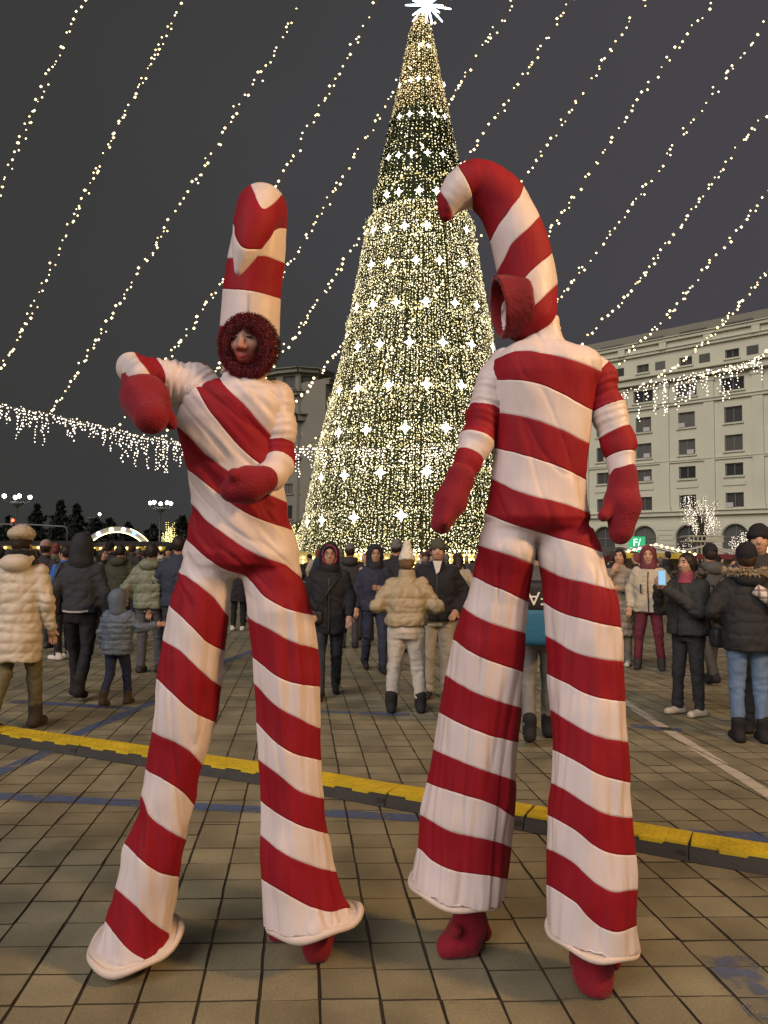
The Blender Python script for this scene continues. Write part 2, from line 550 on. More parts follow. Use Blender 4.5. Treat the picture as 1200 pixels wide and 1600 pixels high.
for n, (i, j, c) in enumerate(tiles):
    r = random.Random(i * 1009 + j)
    dz = r.uniform(-0.0016, 0.0016)
    if (Vector((c.x, c.y, 0)) - sunk_c).length < 0.10: dz = -0.013      # the one stone that has sunk
    tx, ty = r.gauss(0, 0.004), r.gauss(0, 0.004)
    su = r.uniform(-0.0015, 0.0015)
    TILEINFO[(i, j)] = dz
    k = r.randrange(8)
    M = Matrix.Translation((c.x + U.x * su, c.y + U.y * su, dz)) @ Matrix.Rotation(r.gauss(0, 0.004), 4, 'Z') @ Matrix.Rotation(tx, 4, 'X') @ Matrix.Rotation(ty, 4, 'Y')
    pp = project([(c.x, c.y, 0)])[0]
    if n_single < 300 and -40 < pp[0] < 1240 and pp[1] < 1630:
        n_single += 1
        o = bpy.data.objects.new('paving_stone', tme[k]); COL.objects.link(o)
        o.parent = GROUND; o.matrix_local = M
    else:
        V, F = tvars[k]
        rest.add([M @ Vector(v) for v in V], F[:1]); rest.mi = 1; rest.add([M @ Vector(v) for v in V], F[1:]); rest.mi = 0; shade += [r.random()] * len(F)
o = rest.build('paving_stones', [M_PAVER, M_GROUT], GROUND)
sa = o.data.attributes.new('shade', 'FLOAT', 'FACE'); sa.data.foreach_set('value', np.array(shade, np.float32))
tag(o, kind='stuff')

# ------------------------------------------------------------------ painted lines, cut to the stones
def clip(poly, a, b, c):
    """keep a*x+b*y<=c"""
    out = []
    for k in range(len(poly)):
        p, q = poly[k], poly[(k + 1) % len(poly)]
        dp, dq = a * p[0] + b * p[1] - c, a * q[0] + b * q[1] - c
        if dp <= 0: out.append(p)
        if dp * dq < 0:
            t = dp / (dp - dq)
            out.append((p[0] + t * (q[0] - p[0]), p[1] + t * (q[1] - p[1])))
    return out

def paint_mat(key, color, cover):
    m = bpy.data.materials.new(key); m.use_nodes = True
    N, L = nt(m); b = N['Principled BSDF']
    b.inputs['Base Color'].default_value = (*color, 1); b.inputs['Roughness'].default_value = 0.55
    geo = N.new('ShaderNodeNewGeometry')
    n1 = N.new('ShaderNodeTexNoise'); n1.inputs['Scale'].default_value = 7; n1.inputs['Detail'].default_value = 8; n1.inputs['Roughness'].default_value = 0.7
    L.new(geo.outputs['Position'], n1.inputs['Vector'])
    mr = N.new('ShaderNodeMapRange'); mr.inputs['From Min'].default_value = 0.5 - cover; mr.inputs['From Max'].default_value = 0.62 - cover
    mr.inputs['To Min'].default_value = 0.12; mr.inputs['To Max'].default_value = 0.85
    L.new(n1.outputs['Fac'], mr.inputs['Value'])
    L.new(mr.outputs[0], b.inputs['Alpha'])
    return m
M_BLUE = paint_mat('worn_blue_paint', (0.075, 0.115, 0.235), 0.13)
M_WHITE = paint_mat('worn_white_paint', (0.56, 0.52, 0.41), 0.2)

def painted_line(name, a, b, width, m):
    a, b = Vector((a.x, a.y)), Vector((b.x, b.y))
    d = (b - a).normalized(); n = Vector((-d.y, d.x))
    mb = MB()
    for (i, j, c) in tiles:
        q = Vector((c.x, c.y)) - a
        if abs(q.dot(n)) > width / 2 + 0.2 or q.dot(d) < -0.3 or q.dot(d) > (b - a).length + 0.3: continue
        hu, hv = (CU - GAP) / 2 * 0.98, (CV - GAP * 0.62) / 2 * 0.978
        poly = []
        for su, sv in ((-1, -1), (1, -1), (1, 1), (-1, 1)):
            p = c + U * (su * hu) + W * (sv * hv)
            poly.append((p.x, p.y))
        for (x, y, k) in ((n.x, n.y, n.dot(a) + width / 2), (-n.x, -n.y, -n.dot(a) + width / 2),
                          (-d.x, -d.y, -d.dot(a)), (d.x, d.y, d.dot(b))):
            poly = clip(poly, x, y, k)
            if len(poly) < 3: break
        if len(poly) >= 3:
            z = TILEINFO[(i, j)] + 0.0035
            mb.add([(x, y, z) for x, y in poly], [tuple(range(len(poly)))])
    o = mb.build(name, m)
    tag(o, kind='structure')
    return o

painted_line('blue_painted_line', ground(-30, 1243), ground(660, 1279), 0.125, M_BLUE)
painted_line('blue_painted_line', ground(-30, 1219), ground(92, 1168), 0.13, M_BLUE)
painted_line('blue_painted_line', ground(104, 1153), ground(252, 1093), 0.13, M_BLUE)
painted_line('blue_painted_line', ground(330, 1042), ground(420, 1008), 0.15, M_BLUE)
painted_line('blue_painted_line', ground(20, 1096), ground(205, 1107), 0.14, M_BLUE)
painted_line('white_painted_line', ground(930, 1068), ground(1215, 1251), 0.105, M_WHITE)
painted_line('blue_painted_line', ground(985, 1135), ground(1066, 1141), 0.15, M_BLUE)
painted_line('blue_painted_line', ground(1030, 1303), ground(1240, 1310), 0.15, M_BLUE)
painted_line('blue_painted_line', ground(1128, 1494), ground(1230, 1600), 0.21, paint_mat('faded_blue_paint', (0.10, 0.13, 0.21), 0.03))
painted_line('blue_painted_line', ground(500, 1112), ground(640, 1117), 0.10, M_BLUE)

# ================================================================== cable protector ramp
M_RUBBER = mat('black_rubber', (0.035, 0.035, 0.032), 0.7, 0.3, 9, 0.3, 90)
M_LID = mat('yellow_plastic_lid', (0.54, 0.41, 0.022), 0.5, 0.45, 7, 0.25, 55)
rp = [ground(x, y) for x, y in ((-110, 1146), (0, 1163), (230, 1199), (420, 1229), (600, 1262), (800, 1296), (1000, 1334), (1200, 1369), (1320, 1390))]
# arc-length resample
cum = [0]
for a, b in zip(rp, rp[1:]): cum.append(cum[-1] + (b - a).length)
def rpath(s):
    x = np.interp(s, cum, [p.x for p in rp]); y = np.interp(s, cum, [p.y for p in rp])
    return Vector((x, y, 0))
j0 = ground(1078, 1345)
s0 = min(np.linspace(0, cum[-1], 800), key=lambda s: (rpath(s) - j0).length)
SEG = 0.88
ramp = tag(empty('cable_protector', rpath(cum[-1] / 2)), 'yellow topped black rubber cable protector lying across the paving', 'cable ramp')
off = Vector(ramp.location)
s = s0 - math.floor(s0 / SEG) * SEG - SEG
kk = 0
while s < cum[-1]:
    a, b = max(s, 0), min(s + SEG - 0.006, cum[-1])
    if b - a > 0.05:
        p, q = rpath(a), rpath(b)
        d = (q - p).normalized(); n = Vector((-d.y, d.x, 0))
        if n.y < 0: n = -n
        M = Matrix(((d.x, n.x, 0, p.x - off.x), (d.y, n.y, 0, p.y - off.y), (0, 0, 1, random.Random(kk).uniform(0.002, 0.004)), (0, 0, 0, 1)))
        Lg = (q - p).length
        mb = MB()
        prof = [(0, 0), (0.012, 0.028), (0.030, 0.062), (0.055, 0.068), (0.255, 0.068), (0.33, 0.02), (0.36, 0)]
        V = [M @ Vector((x, w, z)) for x in (0, Lg) for (w, z) in prof]
        k7 = len(prof)
        F = [tuple(range(k7)), tuple(range(2 * k7 - 1, k7 - 1, -1))] + [(i, k7 + i, k7 + (i + 1) % k7, (i + 1) % k7) for i in range(k7)]
        mb.add(V, F)
        # interlocking lug at the end of the segment, and drain grooves
        mb.box(M @ Vector((Lg * 0.965, 0.014, 0.03)), (0.05, 0.012, 0.03), M.to_3x3())
        mb.build('base', M_RUBBER, ramp)
        lid = MB()
        # toothed front edge
        nt_ = max(2, int(round(Lg / 0.125)))
        ys = []
        poly = []
        for t in range(nt_):
            x0, x1 = Lg * t / nt_, Lg * (t + 1) / nt_
            yy = 0.026 if t % 2 else 0.044
            poly += [(x0 + 0.006, yy), (x1 - 0.006, yy)]
        poly += [(Lg - 0.003, 0.235), (0.003, 0.235)]
        lid.prism(poly, 0.058, 0.079, M)
        lid.build('lid', M_LID, ramp)
        tread = MB()
        for t in range(int(Lg / 0.034)):
            for u in range(5):
                tread.box(M @ Vector((0.02 + t * 0.034, 0.065 + u * 0.036, 0.0800)), (0.024, 0.011, 0.003), M.to_3x3() @ Matrix.Rotation((0.7 if (t + u) % 2 else -0.7), 3, 'Z'))
        tag(tread.build('tread', M_LID, ramp), kind='stuff')
    s += SEG; kk += 1
# ================================================================== the big lit tree
TY = 41.0
tbase = at(652, 872, TY); TX = tbase.x
def tz(y): return at(660, y, TY).z
TR = [(0.0, 6.75), (tz(860), 6.5), (tz(700), 5.45), (tz(560), 4.25), (tz(450), 3.55), (tz(352), 2.93), (tz(346), 2.72), (tz(262), 2.25), (tz(190), 1.68), (tz(120), 1.15), (tz(56), 0.70), (tz(30), 0.38), (tz(20), 0.12)]
TZ = [a for a, b in TR]; TRR = [b for a, b in TR]
def trad(z): return np.interp(z, TZ, TRR)
tree = tag(empty('christmas_tree', (TX, TY, 0)), 'towering conical christmas tree covered in warm white lights with a burst star on top', 'christmas tree')
lean = 0.0
M_FIR = mat('dark_fir', (0.020, 0.032, 0.012), 0.8, 0.5, 3, 0.0)
M_TUFT = mat('fir_tufts', (0.060, 0.066, 0.022), 0.8, 0.5, 2)
# fir body: stepped tiers with an uneven skin
nz, na = 150, 120
zz = np.linspace(0.0, TZ[-1], nz)
aa = np.linspace(0, 2 * math.pi, na, endpoint=False)
ZZ, AA = np.meshgrid(zz, aa, indexing='ij')
tier = ((ZZ / 2.05) % 1.0)
rr = trad(ZZ) * (1 - 0.02) - 0.08 - 0.10 * tier * np.minimum(1, trad(ZZ) / 1.5) - 0.05
Pn = np.stack([np.cos(AA) * 6 + 9, np.sin(AA) * 6 + 9, ZZ * 1.5], -1).reshape(-1, 3)
rr = np.maximum(rr + 0.09 * vnoise(Pn).reshape(rr.shape), 0.02)
V = np.stack([rr * np.cos(AA), rr * np.sin(AA), ZZ], -1).reshape(-1, 3)
idx = np.arange(nz * na).reshape(nz, na)
F = np.stack([idx[:-1], np.roll(idx[:-1], -1, 1), np.roll(idx[1:], -1, 1), idx[1:]], -1).reshape(-1, 4)
mesh_np('greenery', V, F, M_FIR, tree)
# needle tufts
n = 34000
z = TZ[-1] * (1 - np.sqrt(rng.random(n))) ; a = rng.random(n) * 2 * math.pi
r = trad(z) - 0.14 + 0.06 * rng.random(n)
C = np.stack([r * np.cos(a), r * np.sin(a), z], 1)
D = np.stack([np.cos(a + rng.normal(0, .5, n)), np.sin(a + rng.normal(0, .5, n)), rng.normal(-0.5, .4, n)], 1) * (0.10 + 0.16 * rng.random((n, 1)))
S = np.stack([-np.sin(a), np.cos(a), rng.normal(0, .4, n)], 1) * 0.05
V = np.stack([C - S, C + S, C + D], 1).reshape(-1, 3)
o = mesh_np('needle_tufts', V, np.arange(3 * n).reshape(-1, 3), M_TUFT, tree, smooth=False); tag(o, kind='stuff')
# strands of bulbs hanging tier by tier
M_BULB_W = glow('bulb_warm_white', (1.0, 0.87, 0.55), 1.2)
M_BULB_G = glow('bulb_gold', (1.0, 0.74, 0.36), 0.78)
M_BULB_Y = glow('bulb_yellow', (1.0, 0.82, 0.33), 0.6)
def strands(z0, z1, gap, vgap, ms):
    """bulb positions on vertical strands between two heights"""
    P = []
    zt = z1
    while zt > z0:
        zb = max(z0, zt - 2.05)
        rm = trad((zt + zb) / 2)
        ns = max(8, int(2 * math.pi * rm / gap))
        for k in range(ns):
            a = 2 * math.pi * (k + random.uniform(-.35, .35)) / ns
            zq = zt - random.uniform(0, vgap)
            dead = random.random() < 0.025
            while zq > zb - random.uniform(0, .35):
                rq = trad(zq) - 0.10 + random.uniform(0, .12)
                aj = a + random.gauss(0, 0.024) / max(rq, 0.3)
                if not dead: P.append((rq * math.cos(aj), rq * math.sin(aj), zq + random.gauss(0, .03)))
                zq -= vgap * random.uniform(.5, 1.6)
        zt = zb
    return np.array(P)
def front(P):      # only the half of the tree the square's photo side can see and a bit more
    return P[P[:, 1] < 0.45 * np.hypot(P[:, 0], P[:, 1])]
z180, z340 = tz(185), tz(346)
PW = [front(strands(0.6, z340, 0.122, 0.098, None))]
PG = [front(strands(z180, TZ[-1] - 0.3, 0.115, 0.12, None))]
PS = [front(strands(z340, z180, 0.20, 0.17, None))]
P = np.concatenate(PW + PS)
col = rng.random(len(P))
sz = rng.choice([0.016, 0.023, 0.032, 0.044], len(P), p=[.36, .36, .21, .07])
_plain_bulbs = bulbs_mesh
def bulbs_mesh(name, P, r, m, parent):
    """tree lights: lens shaped, looking outwards from the cone"""
    P = np.asarray(P, float); n = len(P); r = np.broadcast_to(np.asarray(r, float), (n,))
    a = np.arctan2(P[:, 1], P[:, 0]) + rng.normal(0, .25, n)
    er = np.stack([np.cos(a), np.sin(a), np.zeros(n)], 1); et = np.stack([-np.sin(a), np.cos(a), np.zeros(n)], 1); ez = np.tile([0., 0., 1.], (n, 1))
    V = P[:, None, :] + r[:, None, None] * (OCT_V[None, :, 0:1] * er[:, None] * .22 + OCT_V[None, :, 1:2] * et[:, None] + OCT_V[None, :, 2:3] * ez[:, None])
    F = (OCT_F[None] + 6 * np.arange(n)[:, None, None]).reshape(-1, 3)
    return mesh_np(name, V.reshape(-1, 3), F, m, parent, smooth=False)
tag(bulbs_mesh('warm_white_bulbs', P[col < .68], sz[col < .68], M_BULB_W, tree), kind='stuff')
tag(bulbs_mesh('yellow_bulbs', P[col >= .68], sz[col >= .68] * 1.1, M_BULB_Y, tree), kind='stuff')
P = PG[0]
tag(bulbs_mesh('gold_bulbs', P, rng.choice([0.020, 0.028, 0.036], len(P)), M_BULB_G, tree), kind='stuff')
# added inner glow dots, standing in for greenery lit by the lights
Pd = front(strands(0.6, TZ[-1] - .5, 0.17, 0.17, None)); Pd[:, :2] *= .975; Pd = Pd[(Pd[:, 2] < z340) | (Pd[:, 2] > z180)]
tag(bulbs_mesh('inner_glow', Pd, 0.026, glow('inner_glow_gold', (1.0, .72, .25), .16), tree), kind='stuff')
# garland swags
sw = []
for (y, nsw) in ((352, 10), (700, 12), (832, 12), (620, 12), (300, 9), (500, 11)):
    z = tz(y); r0 = trad(z) + 0.10
    for k in range(nsw):
        for t in np.linspace(0, 1, 22):
            a = math.pi + (k + t) * 2 * math.pi / nsw
            zz_ = z - 1.1 * 4 * t * (1 - t) * (0.5 if y < 400 else 0.7)
            r0 = trad(zz_) + 0.09
            if math.sin(a) < 0.3:
                sw.append((r0 * math.cos(a), r0 * math.sin(a), zz_ + random.gauss(0, .13)))
tag(bulbs_mesh('garland_swags', np.array(sw), 0.038, M_BULB_Y, tree), kind='stuff')
bulbs_mesh = _plain_bulbs
# four pointed star ornaments
M_STAR = glow('star_ornament_light', (1.0, 0.95, 0.82), 1.5)
def star_mesh(R_, w=0.34, t=0.05, name='star_ornament'):
    V = []; 
    for k in range(8):
        rad = R_ if k % 2 == 0 else R_ * w
        V.append((rad * math.cos(k * math.pi / 4), 0, rad * math.sin(k * math.pi / 4)))
    V += [(0, -t, 0), (0, t, 0)]
    F = [(k, (k + 1) % 8, 8) for k in range(8)] + [((k + 1) % 8, k, 9) for k in range(8)]
    me = bpy.data.meshes.new(name); me.from_pydata(V, [], F); me.materials.append(M_STAR); me.update()
    return me
SM = {}
for (y, xs, size) in ((805, (553, 627, 704, 782, 503, 480), .42), (737, (538, 594, 667, 735, 502, 775), .42), (668, (529, 572, 633, 697, 757), .42),
                (600, (559, 607, 666, 721, 530, 762), .40), (534, (559, 593, 640, 692, 737, 770), .39), (471, (557, 583, 619, 665, 711, 745), .37),
                (406, (607, 650, 687, 580, 724), .37), (352, (604, 632, 667, 583, 729), .36), (297, (604, 623, 655, 682), .34),
                (238, (607, 623, 643, 668, 692), .28), (176, (624, 640, 659, 678, 695), .24), (122, (624, 642, 654, 669, 694), .22), (70, (658, 669), .2), (34, (674,), .17)):
    for k, x in enumerate(xs):
        for cyc in range(30):
            pass
        yy = y + 10 * (abs(x - 660) / max(30, trad(tz(y)) / TY * FPX)) ** 2
        p = at(x, yy, TY); z = p.z; r = trad(z) + 0.16
        sx = (p.x - TX) / max(r, .2)
        # project onto the cone's near side
        for it in range(4):
            sx = max(-0.985, min(0.985, sx))
            yoff = -r * math.sqrt(1 - sx * sx)
            q = at(x, yy, TY + yoff); z = q.z; r = trad(z) + 0.16
            sx = (q.x - TX) / r
        sx = max(-0.985, min(0.985, sx))
        a = math.asin(sx)
        key = size
        if key not in SM: SM[key] = star_mesh(size * .78, 0.42)
        o = bpy.data.objects.new('star_ornament', SM[key]); COL.objects.link(o); o.parent = tree
        o.location = (r * sx, -r * math.sqrt(1 - sx * sx), z)
        o.rotation_euler = (0, 0, a)
# burst star at the top
M_BURST = glow('burst_star_light', (0.72, 0.95, 1.0), 1.7)
tip = Vector((0, 0, at(668, 8, TY).z))
burst = empty('burst_star', tip + Vector(((at(668, 8, TY).x - TX), 0, 0)), parent=tree)
core = MB(); core.lathe([(0, -.3), (.2, -.2), (.28, 0), (.2, .2), (0, .3)], n=10)
core.build('core', M_BURST, burst)
for k in range(18):
    a = 2 * math.pi * k / 18 + 0.1
    Ln = (1.42 if k % 2 else 0.95) * random.uniform(.85, 1.1)
    tilt = random.uniform(-.45, .35)
    d = Vector((math.cos(a) * math.cos(tilt), math.sin(tilt), math.sin(a) * math.cos(tilt)))
    mb = MB(); mb.tube([d * 0.12, d * Ln * 0.6, d * Ln], [.05, .06, .035], 5)
    mb.build('ray', M_BURST, burst)

# ================================================================== string lights overhead and icicle curtain
M_WIRE = mat('string_wire', (0.13, 0.115, 0.075), 0.6)
M_STRING = glow('string_bulb', (1.0, 0.78, 0.40), 1.35)
M_ICE = glow('icicle_bulb', (1.0, 0.84, 0.66), 1.25)
YC, ZU = 22.0, 13.0
strings = [
    [(-130, 612), (-60, 440), (0, 300), (62, 150), (133, 0)],
    [(-45, 622), (0, 575), (70, 440), (135, 300), (210, 150), (285, 5)],
    [(80, 647), (145, 545), (220, 420), (300, 292), (375, 165), (425, 90), (470, 0)],
    [(178, 672), (265, 557), (350, 435), (435, 285), (508, 155), (590, 0)],
    [(252, 688), (345, 570), (450, 415), (500, 335), (570, 218), (625, 130), (698, 4)],
    [(345, 702), (418, 583), (495, 475), (580, 345), (640, 255), (675, 203), (720, 130), (795, 12)],
    [(410, 705), (460, 634), (535, 540), (640, 385), (740, 232), (800, 147), (890, 4)],
    [(480, 697), (530, 655), (640, 510), (730, 395), (812, 287), (905, 152), (1000, 10)],
    [(600, 702), (700, 570), (780, 470), (852, 370), (940, 243), (1030, 110), (1107, 13)],
    [(735, 690), (800, 575), (870, 472), (985, 325), (1095, 170), (1195, 40)],
    [(868, 650), (920, 527), (947, 500), (1050, 370), (1120, 275), (1188, 187), (1260, 90)],
    [(955, 617), (965, 580), (1047, 490), (1110, 410), (1200, 300), (1270, 210)],
    [(1000, 605), (1060, 570), (1133, 500), (1200, 424), (1270, 345)],
    [(1090, 588), (1140, 577), (1185, 560), (1230, 505), (1280, 450)],
]
def catmull(pts, n):
    pts = np.array(pts, float)
    d = np.r_[0, np.cumsum(np.linalg.norm(np.diff(pts, axis=0), axis=1))]
    t = np.linspace(0, d[-1], n)
    # smooth piecewise cubic through the points
    m = np.gradient(pts, d, axis=0)
    k = np.clip(np.searchsorted(d, t, 'right') - 1, 0, len(d) - 2)
    h = (d[k + 1] - d[k])[:, None]; u = ((t - d[k])[:, None]) / h
    return ((2 * u**3 - 3 * u**2 + 1) * pts[k] + (u**3 - 2 * u**2 + u) * h * m[k] + (-2 * u**3 + 3 * u**2) * pts[k + 1] + (u**3 - u**2) * h * m[k + 1])
for si, S_ in enumerate(strings):
    # every string hangs from the low icicle cable to a cable strung high over the square
    (x0, y0), (x1, y1) = S_[0], S_[-1]
    ex, ey = x1 + (x1 - S_[-2][0]) / max(1, abs(y1 - S_[-2][1])) * 60, y1 - 60
    pts = catmull(list(S_) + [(ex, ey)], 90)
    Yu = 11.6 * FPX / (872 - ey)
    w = np.linspace(0, 1, 90)
    # depth falls from the low cable to the high one
    W3 = [at(px, py, YC + (Yu - YC) * t) for (px, py), t in zip(pts, w)]
    root = tag(empty('string_lights', W3[0]), 'thin string of warm white star bulbs strung diagonally across the night sky', 'string lights', 'diagonal light strings over the square')
    o3 = Vector(root.location)
    mb = MB(); mb.tube([p - o3 for p in W3[::3]], 0.008, 4)
    mb.build('wire', M_WIRE, root)
    B = []; Rr = []
    # bulb spacing of about 0.19 m with gaps and little side twigs
    acc = 0
    nxt = 0.1
    for p, q in zip(W3, W3[1:]):
        L_ = (q - p).length
        while nxt < acc + L_:
            c = p + (q - p) * ((nxt - acc) / L_)
            j = Vector((random.gauss(0, .036), random.gauss(0, .036), random.gauss(0, .04)))
            B.append(c + j - o3); Rr.append(random.choice([.020, .027, .033, .038]) * c.y / 18)
            if random.random() < .25:
                B.append(c - j * 1.2 - o3); Rr.append(.027 * c.y / 18)
            nxt += random.choice([.09, .12, .15, .18, .26])
        acc += L_
    tag(bulbs_mesh('bulbs', np.array([tuple(b) for b in B]), np.array(Rr), M_STRING, root), kind='stuff')

def icicles(name, label, pts, Y0, Y1, dens, drop, seed):
    r = random.Random(seed)
    c = catmull(pts, 160)
    W3 = [at(px, py, Y0 + (Y1 - Y0) * t) for (px, py), t in zip(c, np.linspace(0, 1, 160))]
    root = tag(empty(name, W3[0]), label, 'icicle lights', 'icicle light cables')
    o3 = Vector(root.location)
    mb = MB(); mb.tube([p - o3 for p in W3[::2]], 0.012, 4); mb.build('cable', M_WIRE, root)
    B = []
    for k in range(len(W3) - 1):
        p, q = W3[k], W3[k + 1]
        L_ = (q - p).length
        for t in range(max(1, int(round(L_ * 9)))):
            B.append(p.lerp(q, r.random()) + Vector((0, 0, r.gauss(0, .035))) - o3)
        if r.random() < L_ * dens:
            ln = r.choice([.25, .35, .5, .65, .85, 1.15]) * drop
            z = 0.05; base = p.lerp(q, r.random()) - o3
            while z < ln:
                B.append(base + Vector((r.gauss(0, .025), r.gauss(0, .03), -z))); z += r.uniform(.06, .12)
    tag(bulbs_mesh('bulbs', np.array([tuple(b) for b in B]), np.array([r.choice([.015, .02, .026]) for _ in B]), M_ICE, root), kind='stuff')
icicles('icicle_lights', 'sagging cable of white icicle lights hanging above the arch gate and street lamps', [(-60, 615), (0, 632), (80, 648), (180, 672), (280, 692), (380, 702), (480, 699), (600, 702)], 21.0, 22.0, 11.0, .8, 3)
icicles('icicle_lights', 'rising cable of white icicle lights crossing in front of the pale facade', [(600, 702), (735, 690), (860, 648), (975, 612), (1040, 595), (1100, 582), (1165, 566), (1230, 540), (1290, 520)], 22.0, 21.0, 8.5, .85, 4)
# ================================================================== the two stilt walkers
def stripe_mat(key, red, white):
    """velvet red and satin white cloth, sewn bands given by the mesh attribute 'stripe'"""
    m = bpy.data.materials.new(key); m.use_nodes = True
    N, L = nt(m); b = N['Principled BSDF']
    at_ = N.new('ShaderNodeAttribute'); at_.attribute_name = 'stripe'
    tc = N.new('ShaderNodeTexCoord')
    nz = N.new('ShaderNodeTexNoise'); nz.inputs['Scale'].default_value = 14; L.new(tc.outputs['Object'], nz.inputs['Vector'])
    ad = N.new('ShaderNodeMath'); ad.operation = 'MULTIPLY_ADD'; ad.inputs[1].default_value = 0.06; L.new(nz.outputs['Fac'], ad.inputs[0]); L.new(at_.outputs['Fac'], ad.inputs[2])
    md = N.new('ShaderNodeMath'); md.operation = 'FLOORED_MODULO'; md.inputs[1].default_value = 2.0
    L.new(ad.outputs[0], md.inputs[0])
    gt = N.new('ShaderNodeMath'); gt.operation = 'GREATER_THAN'; gt.inputs[1].default_value = 1.0; L.new(md.outputs[0], gt.inputs[0])
    # cloth grain
    mp = N.new('ShaderNodeMapping'); mp.inputs['Scale'].default_value = (22, 22, 2.6); L.new(tc.outputs['Object'], mp.inputs['Vector'])
    n2 = N.new('ShaderNodeTexNoise'); n2.inputs['Scale'].default_value = 1.0; n2.inputs['Detail'].default_value = 2.5; L.new(mp.outputs[0], n2.inputs['Vector'])
    n3 = N.new('ShaderNodeTexNoise'); n3.inputs['Scale'].default_value = 420; n3.inputs['Detail'].default_value = 2; L.new(tc.outputs['Object'], n3.inputs['Vector'])
    def two(c, k):
        mx = N.new('ShaderNodeMix'); mx.data_type = 'RGBA'
        mx.inputs['A'].default_value = (c[0] * (1 - k), c[1] * (1 - k), c[2] * (1 - k), 1)
        mx.inputs['B'].default_value = (min(1, c[0] * (1 + k)), min(1, c[1] * (1 + k)), min(1, c[2] * (1 + k)), 1)
        L.new(n2.outputs['Fac'], mx.inputs['Factor'])
        return mx.outputs['Result']
    mc = N.new('ShaderNodeMix'); mc.data_type = 'RGBA'
    L.new(gt.outputs[0], mc.inputs['Factor']); L.new(two(white, .07), mc.inputs['A']); L.new(two(red, .25), mc.inputs['B'])
    L.new(mc.outputs['Result'], b.inputs['Base Color'])
    rg = N.new('ShaderNodeMapRange'); rg.inputs['To Min'].default_value = 0.42; rg.inputs['To Max'].default_value = 0.72; L.new(gt.outputs[0], rg.inputs['Value'])
    L.new(rg.outputs[0], b.inputs['Roughness'])
    b.inputs['Specular IOR Level'].default_value = 0.3
    sh = N.new('ShaderNodeMapRange'); sh.inputs['To Min'].default_value = 0.1; sh.inputs['To Max'].default_value = 0.12; L.new(gt.outputs[0], sh.inputs['Value'])
    L.new(sh.outputs[0], b.inputs['Sheen Weight']); b.inputs['Sheen Roughness'].default_value = 0.45
    L.new(mc.outputs['Result'], b.inputs['Sheen Tint'])
    # fine folds, the nap and a sunk seam at each band edge
    ed = N.new('ShaderNodeMath'); ed.operation = 'PINGPONG'; ed.inputs[1].default_value = 0.5; L.new(ad.outputs[0], ed.inputs[0])
    sm = N.new('ShaderNodeMapRange'); sm.inputs['From Max'].default_value = 0.045; sm.inputs['To Min'].default_value = -1.0; sm.inputs['To Max'].default_value = 0.0; L.new(ed.outputs[0], sm.inputs['Value'])
    s1 = N.new('ShaderNodeMath'); s1.operation = 'MULTIPLY_ADD'; s1.inputs[1].default_value = 0.5; L.new(sm.outputs[0], s1.inputs[0]); L.new(n2.outputs['Fac'], s1.inputs[2])
    s2 = N.new('ShaderNodeMath'); s2.operation = 'MULTIPLY_ADD'; s2.inputs[1].default_value = 0.10; L.new(n3.outputs['Fac'], s2.inputs[0]); L.new(s1.outputs[0], s2.inputs[2])
    bp = N.new('ShaderNodeBump'); bp.inputs['Strength'].default_value = 0.5; bp.inputs['Distance'].default_value = 0.010
    L.new(s2.outputs[0], bp.inputs['Height']); L.new(bp.outputs['Normal'], b.inputs['Normal'])
    return m
RED = (0.225, 0.0026, 0.0105); WHITE = (0.61, 0.545, 0.525)
M_SUIT = stripe_mat('striped_cloth', RED, WHITE)
M_MITT = mat('red_fleece', (0.20, 0.008, 0.018), 0.85, 0.25, 12, 0.35, 140, sheen=.1)
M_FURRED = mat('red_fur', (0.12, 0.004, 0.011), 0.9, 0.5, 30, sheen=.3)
M_VELVET = mat('red_velvet', (0.15, 0.004, 0.010), 0.75, 0.4, 10, 0.3, 60, sheen=.25)
M_HEM = mat('satin_hem', (0.58, 0.50, 0.43), 0.5, 0.08, 20, 0.2, 60)
M_SKIN = mat('skin', (0.42, 0.25, 0.17), 0.55, 0.1, 15)
M_BLUSH = mat('red_face_paint', (0.33, 0.045, 0.04), 0.55, 0.2, 25)
M_EYE = mat('dark_eye', (0.012, 0.009, 0.008), 0.3)
M_HAIRD = mat('dark_hair', (0.018, 0.011, 0.008), 0.5, 0.4, 40, 0.4, 80, stretch=(1, 1, .15))

def folds(V, F, amp, sx, sz, seed=0, amp2=0.0):
    N = vnormals(V, F)
    P = np.stack([V[:, 0] * sx + seed * 7.3, V[:, 1] * sx + 3.1, V[:, 2] * sz + seed], 1)
    n = vnoise(P) + 0.5 * vnoise(P * 2.1 + 5)
    n = np.sign(n) * np.abs(n) ** 1.3
    d = amp * n
    if amp2:
        d = d + amp2 * vnoise(V * 9 + seed)
    return V + N * d[:, None]

def wrinkle(V, F, zc, spread, amp, freq, tilt=0.0):
    """bunched creases across a body around height zc"""
    N = vnormals(V, F)
    w = np.exp(-((V[:, 2] - zc) / spread) ** 2)
    ph = (V[:, 2] + tilt * V[:, 0]) * freq + 1.6 * vnoise(V * 7)
    return V + N * (amp * w * np.sin(ph))[:, None]

def edges_field(groups):
    """groups: list of (index, [(px,py)...]) band edges -> smooth field over pixels"""
    pts = []; vals = []
    for k, L_ in groups:
        for p in L_: pts.append(p); vals.append(k)
    return tps_fit(pts, np.array(vals, float))

